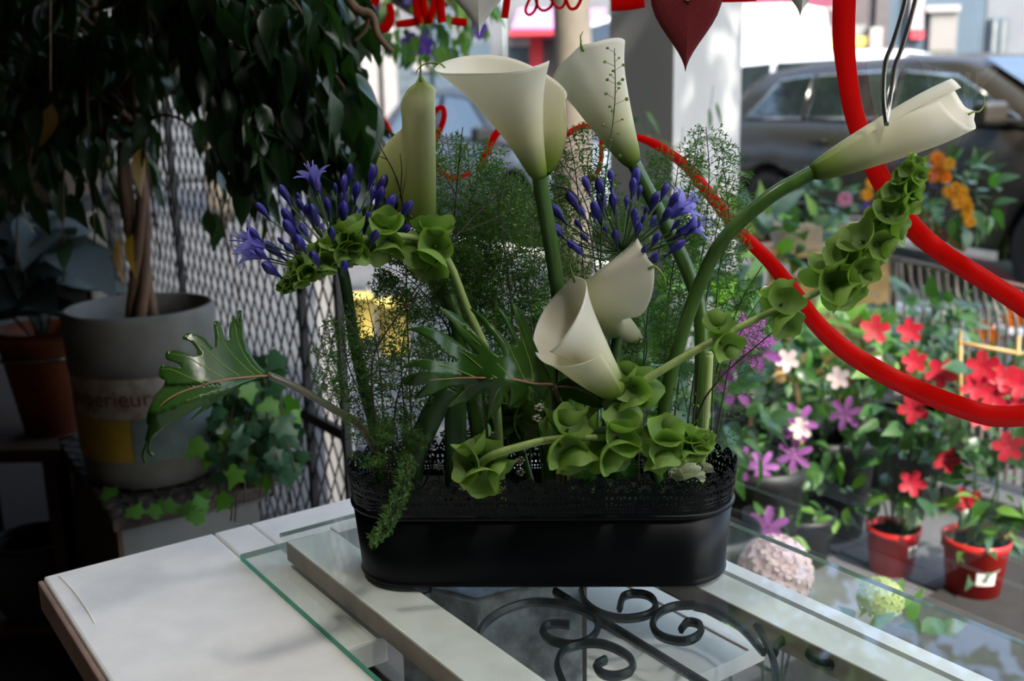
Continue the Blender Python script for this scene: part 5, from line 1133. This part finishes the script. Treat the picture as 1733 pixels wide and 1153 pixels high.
# ================================================================ pillar, bamboo, post, bucket
pw = at(1140, 400, 3.65); 
pil = thing('white_pillar', 'square white street pillar behind the rear calla', 'pillar', pw*[1, 1, 0])
a0, a1 = at(1032, 300, 3.6), at(1138, 300, 3.4); a2 = at(1250, 300, 3.7)
Q = [np.array([q[0], q[1], 0]) for q in (a0, a1, a2, a0+a2-a1)]
part('shaft', MB().prism(Q, (0, 0, 4.2)), mat('pillar_paint', (.50, .495, .48), (.45, .445, .435), rough=.8, sc=4), pil, False); cq = sum(Q)/4
part('plinth', MB().prism([cq+(q-cq)*1.08 for q in Q], (0, 0, .22)), M_white, pil, False)
bb = at(1150, 640, 3.1)*[1, 1, 0]
potpart(bb+[0, 0, .003], .10, .22, M_blkpot, 'plant_pot', 'tall black pot of the bamboo before the pillar')
bt = thing('bamboo_plant', 'tall airy bamboo growing in front of the white pillar', 'plant', bb+[0, 0, .19])
for i in range(9):
    e = at(rr.uniform(1075, 1255), rr.uniform(120, 330), 3.1+rr.uniform(-.05, .05)); P = spl([bb+[0, 0, .19], (bb+e)/2+[.0, 0, .25], e], 14); part('cane', MB().tube(P, np.linspace(.0035, .001, 14), 5), LG, bt, fix=False)
    for j in range(16):
        k = int(rr.uniform(.35, 1)*12); p = P[k]+rr.normal(0, .025, 3); d = np.array([rr.normal(0, 1), rr.normal(0, .5), -.6+rr.normal(0, .4)]); inst('leaf', LEAF['bamboo'][j % 2], None, bt, p, leafrot(d, rr, .5), rr.uniform(.06, .10))
M_post = mat('white_post_paint', (.80, .80, .79), (.75, .75, .74), rough=.6)
wp = at(566, 600, 2.5)*[1, 1, 0]; wpt = thing('white_post', 'sunlit white post outside behind the mesh grille', 'post', wp)
part('shaft', MB().box(wp+[0, 0, 1.5], (.062, .062, 3.0)), M_post, wpt, False); part('base', MB().box(wp+[0, 0, .03], (.10, .10, .06)), M_post, wpt, False)
yb = G(668, 600); 
M_yb = mat('yellow_plastic', (.80, .62, .16), (.74, .55, .12), rough=.4, transl=.15)
def bucket(label, c, r, h):
    t = thing('yellow_bucket', label, 'bucket', c); part('wall', MB().lathe([(r*.85, 0), (r, h), (r*1.05, h), (r*1.05, h*.94)], 28, c+[0, 0, .002], cap=False).lathe([(.001, .003), (r*.85, .003)], 28, c), M_yb, t); part('handle', MB().tube([c+np.array([r*1.05*math.cos(a), -.02, h+r*.5*math.sin(a)*-1]) for a in np.linspace(math.pi, 2*math.pi, 14)], .004, 6), MT['wire'], t)
bucket('yellow bucket on the pavement behind the dark twig', yb, .085, .27); bucket('yellow bucket left of the other by the mesh', G(612, 575), .075, .24)
# ================================================================ hanging flower basket
hb = at(715, 5, 3.0); hbt = thing('hanging_basket', 'hanging basket of violet petunias above the closed calla', 'plant', hb+[0, 0, .05])
part('bowl', MB().lathe([(.02, -.10), (.12, -.04), (.16, .06), (.15, .06), (.11, -.03)], 28, hb+[0, 0, .06]), M_blkpot, hbt)
for a in (0, 2.1, 4.2): part('chain', MB().tube([hb+np.array([.15*math.cos(a), .15*math.sin(a), .12]), hb+[0, 0, 1.4]], .003, 5), MT['wire'], hbt)
for i in range(260):
    q = nrm(rr.normal(0, 1, 3)); p = hb+[0, 0, .06]+q*[.20, .15, .17]; p[2] -= abs(rr.normal(0, .03)); inst('leaf', LEAF['g' if rr.random() < .6 else 'l'][i % 2], None, hbt, p, leafrot(q+np.array([0, 0, -.7]), rr, .5), rr.uniform(.04, .065))
for i in range(26):
    q = nrm(rr.normal(0, 1, 3)+np.array([0, -.8, 0])); p = hb+[0, 0, .06]+q*[.21, .16, .19]; inst('blossom', B_VIO, None, hbt, p, face(p, rr), .032)
# ================================================================ street trees
M_trunk = mat('plane_bark', (.21, .18, .14), (.14, .12, .095), rough=.85, sc=5, bump=.5, det=6)
TL = [leafmesh(LG, 1, .42, .15, .25, 5), leafmesh(LL, 1, .40, .15, .3, 5)]
def tree(label, base, r, h, crown, cr3, n, seed):
    q = np.random.default_rng(seed); t = thing('street_tree', label, 'tree', base, 'street trees'); top = base+[0, 0, h]
    part('trunk', MB().tube(spl([base, base+[.03, 0, h*.4], base+[-.02, 0, h*.75], top], 14), np.linspace(r*1.15, r*.7, 14), 12), M_trunk, t)
    ends = []
    for i in range(9):
        a = i*.7; e = crown+np.array([cr3[0]*.7*math.cos(a), cr3[1]*.7*math.sin(a), cr3[2]*q.uniform(-.5, .6)]); ends.append(e); part('branch', MB().tube(spl([top-[0, 0, .2], (top+e)/2+[0, 0, .2], e], 10), np.linspace(r*.4, .02, 10), 6), M_trunk, t, fix=False)
    st = MB(); VF = [(np.array([v.co[:] for v in m.vertices]), [tuple(p.vertices) for p in m.polygons]) for m in TL]
    cl = [crown+nrm(q.normal(0, 1, 3))*q.uniform(.2, 1)*cr3 for _ in range(60)]
    for k in (0, 1):
        st = MB()
        for i in range(n//2):
            c = cl[int(q.integers(60))]; p = c+q.normal(0, .26, 3); d = nrm(q.normal(0, 1, 3)+np.array([0, 0, -.4])); V, F_ = VF[k]; st.add(V*q.uniform(.13, .24)@leafrot(d, q, .8).T+p, F_)
        part('foliage', st, (LG, LL)[k], t, kind='stuff', fix=False)
tb1 = atz(966, 478, 0); tree('plane tree trunk between the two parked cars', tb1, .125, 3.6, tb1+[1.3, .9, 5.3], np.array([3.3, 2.6, 1.6]), 6500, 1)
for sv, lb, sd in ((-1.7, 'street tree outside the shop to the right of the view', 2), (-8.0, 'street tree far along the pavement to the right', 4), (10.8, 'street tree further left along the pavement', 3)):
    q = sn(sv, 3.2, 0); tree(lb, q, .14, 3.2, q+([0, 0, 4.8] if sd != 2 else [-.7, .3, 4.9]), np.array([2.2, 2.1, 1.5]), 4200, sd)
# ================================================================ parked cars
M_cglass = mat('car_glass', (.03, .04, .045), (.02, .025, .03), rough=.06, spec=.9)
M_tyre = mat('tyre', (.014, .014, .015), rough=.8); M_rim = mat('wheel_rim', (.16, .16, .17), (.12, .12, .13), rough=.35, metal=.7)
M_chrome = mat('chrome_trim', (.72, .72, .70), (.6, .6, .58), rough=.15, metal=1.0); M_tail_ = mat('tail_lamp', (.55, .02, .02), rough=.2); M_head = mat('head_lamp', (.7, .72, .75), rough=.1, spec=.8); M_blkp = mat('black_trim', (.02, .02, .021), rough=.6)
def carpaint(n, c, r=.25): return mat(n, c, tuple(x*.92 for x in c), rough=r, sc=2, coat=.0, metal=.0, spec=.32)
def car(name, label, front, rear, paint, W=1.82, Hh=1.66, L=4.5, wb=2.7, wr=.345, kind='suv'):
    """front, rear: ground points under the near-side wheels"""
    front = np.asarray(front, float)*[1, 1, 0]; rear = np.asarray(rear, float)*[1, 1, 0]
    X = nrm(front-rear); Yl = np.array([-X[1], X[0], 0]);
    mid = (front+rear)/2
    if Yl @ mid < 0: side = -1
    else: side = 1
    # far side points away from the camera
    Yl = Yl*side; org = mid+Yl*W/2+np.array([0, 0, -.07]); s = wb/2
    t = thing(name, label, 'car', org); cv = lambda x, y, z: org+X*x+Yl*y+np.array([0, 0, z])
    b = -.14 if kind == 'van' else -.14
    z = lambda f: f*Hh
    if kind == 'suv': prof = [(-L/2, .42, .62), (-L/2+.05, .36, 1.02), (-L/2+.35, .3, 1.10), (-.9, .27, 1.10), (.4, .27, 1.07), (.95, .27, 1.06), (1.5, .28, 1.00), (L/2-.15, .32, .86), (L/2, .42, .68)]
    elif kind == 'van': prof = [(-L/2, .4, .9), (-L/2+.04, .36, 1.25), (-.9, .3, 1.25), (.8, .3, 1.22), (1.5, .3, 1.12), (L/2-.1, .34, .95), (L/2, .42, .75)]
    else: prof = [(-L/2, .40, .55), (-L/2+.05, .34, .90), (-L/2+.5, .26, .95), (-.9, .24, .94), (.4, .24, .92), (.95, .24, .91), (1.5, .26, .84), (L/2-.15, .3, .70), (L/2, .4, .56)]
    P = []
    xs = np.linspace(-L/2, L/2, 46)
    for x in xs:
        zb = np.interp(x, [p[0] for p in prof], [p[1] for p in prof]); zt_ = np.interp(x, [p[0] for p in prof], [p[2] for p in prof])
        # wheel arches
        for wx in (-s, s):
            d = abs(x-wx); 
            if d < wr+.07: zb = max(zb, math.sqrt(max(0, (wr+.07)**2-d*d))+wr)
        nose = 1-.10*max(0, (abs(x)-L/2+.5)/.5)**2; hw = W/2*nose; zm = max(zb+.02, .62*zt_+.05)
        P.append([cv(x, y, q) for y, q in ((-hw*.96, zb), (-hw, zm*.55+zb*.45), (-hw*1.0, zm), (-hw*.965, zt_-.02), (-hw*.86, zt_+.015), (0, zt_+.04), (hw*.86, zt_+.015), (hw*.965, zt_-.02), (hw, zm), (hw, zm*.55+zb*.45), (hw*.96, zb))])
    mb = MB(); mb.grid(np.array(P)); n0 = len(P[0]); mb.f.append(tuple(range(n0))); mb.f.append(tuple((len(P)-1)*n0+i for i in range(n0)))
    part('body', mb, paint, t)
    part('underbody', MB().box(cv(0, 0, .36), (L*.9, W*.86, .22), np.array([X, Yl, [0, 0, 1.]])), M_blkp, t, False)
    if kind == 'suv': roof = [(-L/2+.12, 1.05), (-L/2+.42, .97), (-1.3, 1.0*0+1.0), (0, 1.0), (.35, .99), (1.25, .63)]; gh = [(-L/2+.10, 1.06), (-L/2+.45, Hh-.07), (-1.2, Hh-.01), (-.2, Hh), (.35, Hh-.04), (1.35, 1.04)]
    elif kind == 'van': gh = [(-L/2+.02, 1.25), (-L/2+.1, Hh-.06), (-1.2, Hh), (.2, Hh), (.75, Hh-.1), (1.45, 1.15)]
    else: gh = [(-L/2+.25, .92), (-L/2+.85, Hh-.08), (-.9, Hh-.02), (-.2, Hh), (.25, Hh-.04), (1.2, .90)]
    zb0 = prof[3][2]-.03; xs = np.linspace(gh[0][0], gh[-1][0], 34); P = []
    top = lambda x: np.interp(x, [p[0] for p in gh], [p[1] for p in gh])
    def hwz(zz): return W/2*(.95-.20*max(0, (zz-zb0))/(Hh-zb0))
    for x in xs:
        zt_ = max(zb0+.01, top(x)); P.append([cv(x, -hwz(zb0), zb0), cv(x, -hwz((zb0+zt_)/2), (zb0+zt_)/2), cv(x, -hwz(zt_)*.985, zt_-.035), cv(x, -hwz(zt_)*.88, zt_), cv(x, 0, zt_+.025), cv(x, hwz(zt_)*.88, zt_), cv(x, hwz(zt_)*.985, zt_-.035), cv(x, hwz((zb0+zt_)/2), (zb0+zt_)/2), cv(x, hwz(zb0), zb0)])
    mb = MB(); mb.grid(np.array(P)); part('cabin', mb, paint, t)
    # side windows
    def win(x0, x1, x2, x3, nm='side_window'):
        for sd in (-1, 1):
            zt1, zt2 = top(x1)-.10, top(x2)-.10; q = [cv(x0, sd*(hwz(zb0+.03)+.006), zb0+.04), cv(x3, sd*(hwz(zb0+.03)+.006), zb0+.04), cv(x2, sd*(hwz(zt2)+.006), zt2), cv(x1, sd*(hwz(zt1)+.006), zt1)]
            part(nm, MB().prism(q, Yl*sd*.006), M_cglass, t, False)
            if sd < 0: part('window_trim', MB().tube(q+q[:1], .012, 5), M_chrome if kind == 'suv' else M_blkp, t)
    if kind == 'suv': win(-1.72, -1.42, -1.05, -1.02); win(-.96, -.98, -.18, -.16); win(-.08, -.1, .38, .98)
    elif kind == 'van': win(.25, .28, .68, 1.1)
    else: win(-1.45, -1.0, -.3, -.28); win(-.2, -.22, .25, .85)
    xw = gh[-1][0]; xt = gh[-2][0]; zt_ = top(xt)
    part('windscreen', MB().prism([cv(xw-.06, -hwz(zb0)*.9, top(xw-.06)+.045), cv(xw-.06, hwz(zb0)*.9, top(xw-.06)+.045), cv(xt+.08, hwz(zt_)*.84, top(xt+.08)+.035), cv(xt+.08, -hwz(zt_)*.84, top(xt+.08)+.035)], (0, 0, .006)), M_cglass, t, False)
    xr, xq = gh[0][0], gh[1][0]
    part('rear_window', MB().prism([cv(xr+.03, -hwz(zb0)*.88, top(xr+.03)+.06), cv(xr+.03, hwz(zb0)*.88, top(xr+.03)+.06), cv(xq-.05, hwz(Hh)*.84, top(xq-.05)+.03), cv(xq-.05, -hwz(Hh)*.84, top(xq-.05)+.03)], -X*.006), M_cglass, t, False)
    for sd in (-1, 1):
        for wx in (-s, s):
            c = cv(wx, sd*(W/2-.11), wr); k = 28; f3 = frame(Yl*sd, X); pr = [(wr*.62, -.10), (wr*.93, -.11), (wr, -.08), (wr, .08), (wr*.93, .105), (wr*.66, .10), (wr*.62, .07)]
            V = []; mbw = MB(); Pw = np.array([[c+f3@np.array([r*math.cos(a), r*math.sin(a), h]) for a in np.arange(k)*2*math.pi/k] for r, h in pr]); mbw.grid(Pw, closev=True); w_ = part('wheel', mbw, M_tyre, t)
            rm = MB()
            for a in np.arange(5)*2*math.pi/5: e = f3@np.array([math.cos(a), math.sin(a), 0]); rm.box(c+e*wr*.33+f3[:, 2]*.075, (wr*.6, .05, .02), np.array([e, np.cross(f3[:, 2], e), f3[:, 2]]))
            rm.add(np.array([c+f3@np.array([wr*.63*math.cos(a), wr*.63*math.sin(a), .0]) for a in np.arange(20)*2*math.pi/20]), [tuple(range(20))]); part('rim', rm, M_rim, w_, False)
    for sd in (-1, 1):
        part('tail_lamp', MB().box(cv(-L/2+.10, sd*(W/2-.10), prof[1][2]-.10), (.18, .18, .13), np.array([X, Yl, [0, 0, 1.]])), M_tail_, t, False, bevel=.02)
        part('head_lamp', MB().box(cv(L/2-.15, sd*(W/2-.2), .72), (.2, .26, .12), np.array([X, Yl, [0, 0, 1.]])), M_head, t, False, bevel=.02)
        part('door_mirror', MB().box(cv(.85, sd*(W/2+.06), zb0+.08), (.12, .2, .14), np.array([X, Yl, [0, 0, 1.]])), M_blkp if kind != 'suv' else paint, t, False, bevel=.03)
        part('sill', MB().box(cv(0, sd*(W/2-.03), .29), (wb-2*wr-.14, .06, .07), np.array([X, Yl, [0, 0, 1.]])), M_chrome if kind == 'suv' else M_blkp, t, False, bevel=.01)
        for hx in (-.75, .15): part('door_handle', MB().box(cv(hx, sd*(W/2+.012), zb0-.12), (.17, .025, .03), np.array([X, Yl, [0, 0, 1.]])), paint, t, False, bevel=.008)
    part('rear_plate', MB().box(cv(-L/2-.005, 0, .75), (.012, .5, .11), np.array([X, Yl, [0, 0, 1.]])), M_tag, t, False)
    return t
fw_, rw_ = at(1782, 400, 5.95), at(1302, 330, 8.35)
dx = nrm((fw_-rw_)*[1, 1, 0]); md = (fw_+rw_)/2
car('parked_suv', 'dark taupe estate car parked at the kerb behind the marigolds', md+dx*1.35, md-dx*1.35, carpaint('taupe_paint', (.030, .026, .020)), Hh=1.53)
a_, b_ = at(850, 310, 9.6), at(668, 300, 11.4); dx = nrm((a_-b_)*[1, 1, 0]); md = (a_+b_)/2
car('parked_hatchback', 'small blue-grey car parked beyond the closed calla', md+dx*1.25, md-dx*1.25, carpaint('bluegrey_paint', (.20, .24, .29)), W=1.72, Hh=1.46, L=4.1, wb=2.5, wr=.31, kind='car')
c_ = at(1440, 180, 11.5)*[1, 1, 0]; dx = nrm(np.array([.45, -.9, 0])); dx = nrm(np.array([.75, -.66, 0]))
car('white_estate', 'white car roof showing behind the dark taupe car', c_+dx*1.3, c_-dx*1.3, carpaint('white_paint', (.75, .76, .78)), Hh=1.76, L=4.5, wb=2.6, kind='suv')
c_ = at(1045, 160, 15.5)*[1, 1, 0]
car('white_van', 'tall white delivery van right of the pillar', c_-dx*1.5, c_+dx*1.5, carpaint('van_white', (.80, .80, .80)), W=1.95, Hh=2.52, L=5.0, wb=3.0, kind='van')
c_ = at(1760, 150, 13.5)*[1, 1, 0]; dx = nrm(np.array([.6, -.8, 0]))
car('blue_car', 'deep blue car at the far right edge', c_+dx*1.3, c_-dx*1.3, carpaint('blue_paint', (.03, .05, .30)), W=1.75, Hh=1.55, L=4.2, wb=2.6, wr=.31, kind='car')
# ================================================================ houses across the street
M_shut = mat('roller_shutter', (.16, .155, .145), (.14, .135, .125), rough=.6, sc=4, stretch=(1, 1, 30)); M_bluegrey = mat('bluegrey_wall', (.05, .08, .11), (.043, .07, .095), rough=.8, sc=2); M_palewall = mat('pale_wall', (.12, .13, .145), (.10, .11, .12), rough=.85, sc=2)
M_wpane = mat('house_glass', (.10, .13, .15), (.06, .08, .10), rough=.08, spec=.9); M_darkshop = mat('dark_shopfront', (.06, .05, .055), (.04, .035, .04), rough=.5); M_maroon = mat('maroon_awning', (.16, .03, .06), (.13, .025, .05), rough=.8)
M_pinkaw = mat('pink_awning', (.40, .20, .40), (.36, .18, .36), rough=.8, transl=.2); M_redp = mat('red_shop_post', (.5, .02, .04), (.42, .02, .03), rough=.6); M_ysign = mat('yellow_sign', (.62, .48, .10), (.5, .36, .07), rough=.6); M_wsign = mat('white_sign', (.28, .27, .265), (.24, .22, .22), rough=.6)
YB = 18.8
def fq(u0, v0, u1, v1, Y, th):
    """upright slab facing the viewer: picture box at depth Y"""
    a, b_ = at(u0, v1, Y), at(u1, v0, Y); return MB().box([(a[0]+b_[0])/2, Y+th/2, (a[2]+b_[2])/2], (b_[0]-a[0], th, b_[2]-a[2]))
def house(name, label, u0, u1, wallm, extras, Y=YB, hgt=8.0):
    a, b_ = at(u0, 180, Y), at(u1, 180, Y); t = thing(name, label, 'building', [(a[0]+b_[0])/2, Y, 0])
    part('wall', MB().box([(a[0]+b_[0])/2, Y+2.0, hgt/2], (b_[0]-a[0], 4.0, hgt)), wallm, t, False)
    part('roof', MB().box([(a[0]+b_[0])/2, Y+2.0, hgt+.1], (b_[0]-a[0], 4.0, .2)), M_darkshop, t, False)
    for nm, bx_, m, dth in extras:
        if nm == 'window':
            f = part('window', fq(*bx_, Y-.10, .12), M_wsign if m is None else m, t, False); u_, v_, w_, x_ = bx_; k = 4; part('pane', fq(u_+k, v_+k, (u_+w_)/2-1.5, x_-k, Y-.13, .03), M_wpane, f, False); part('pane', fq((u_+w_)/2+1.5, v_+k, w_-k, x_-k, Y-.13, .03), M_wpane, f, False)
        else: part(nm, fq(*bx_, Y-dth, dth+.02), m, t, False)
    # upper storey windows, above the frame
    for k in range(max(1, int((b_[0]-a[0])/1.6))):
        x = a[0]+.8+k*1.6
        if x+.5 > b_[0]: break
        for zz in (4.3, 6.6): f = part('window', MB().box([x, Y-.02, zz], (.95, .1, 1.4)), M_wsign, t, False); part('pane', MB().box([x, Y-.08, zz], (.8, .04, 1.25)), M_wpane, f, False)
    return t
house('pale_house', 'pale house with a tall narrow window at the far right', 1658, 1850, M_palewall, [('window', (1672, 30, 1708, 108), M_bluegrey, .1), ('window_ledge', (1668, 104, 1712, 112), M_bluegrey, .25)])
house('bluegrey_house', 'blue-grey shop building with a pale roller shutter', 1470, 1656, M_bluegrey, [('shutter', (1572, 18, 1622, 86), M_shut, .12), ('shutter_box', (1568, 8, 1626, 20), M_wsign, .2), ('shop_window', (1572, 86, 1618, 132), M_wpane, .08), ('sign_panel', (1540, -10, 1566, 50), M_wsign, .15), ('red_sign', (1541, 52, 1564, 66), M_redp, .16), ('dark_pilaster', (1476, -20, 1508, 140), M_darkshop, .12), ('pale_pilaster', (1528, -20, 1538, 150), M_palewall, .14)], Y=18.8)
house('dark_shop', 'dark shopfront with maroon awning behind the white van', 1240, 1468, M_darkshop, [('awning', (1262, -30, 1412, 14), M_maroon, .9), ('awning_edge', (1270, 12, 1420, 20), M_wsign, .95), ('yellow_sign', (1380, 62, 1472, 80), M_ysign, .2), ('shop_window', (1380, 42, 1466, 62), M_wpane, .1), ('white_board', (1472, 46, 1494, 86), M_wsign, .3)], Y=18.8)
house('pink_awning_shop', 'shop with a pink and red awning behind the largest calla', 858, 1180, M_palewall, [('awning_valance', (862, 50, 1022, 60), M_redp, 1.1), ('red_post', (898, 60, 918, 150), M_redp, .3), ('doorway', (918, 58, 950, 170), M_darkshop, .1), ('shop_window', (972, 40, 1030, 150), M_darkshop, .1), ('shop_window', (866, 62, 896, 150), M_wpane, .08), ('white_sign', (862, 62, 896, 78), M_wsign, .3)], Y=18.8)
pa = bpy.data.objects['pink_awning_shop']; q = [at(866, 50, 17.75), at(878, 18, 18.7), at(878, 14, 18.7), at(866, 46, 17.75)]; part('awning', MB().prism(q, (at(1020, 50, 17.75)-at(866, 50, 17.75))), M_pinkaw, pa, False)
house('pale_shop', 'pale blue-grey shopfront with white columns behind the closed calla', 560, 856, M_palewall, [('white_column', (616, -20, 632, 200), M_wsign, .3), ('white_column', (652, -20, 664, 200), M_wsign, .3), ('blue_column', (738, -20, 762, 200), M_bluegrey, .3), ('shop_window', (668, 60, 734, 190), M_wpane, .1), ('shop_window', (768, 70, 830, 190), M_bluegrey, .1), ('sign_panel', (700, 95, 730, 120), M_wsign, .15)], Y=18.8)
house('white_house', 'white sunlit house behind the ficus leaves', 150, 556, M_palewall, [('window', (470, 40, 520, 150), None, .1), ('window', (330, 40, 390, 150), None, .1), ('doorway', (400, 60, 450, 230), M_darkshop, .1)], Y=18.8)
house('distant_house', 'pale house at the far left behind the ficus', -300, 146, M_palewall, [('window', (20, 40, 80, 150), None, .1)], Y=18.8)
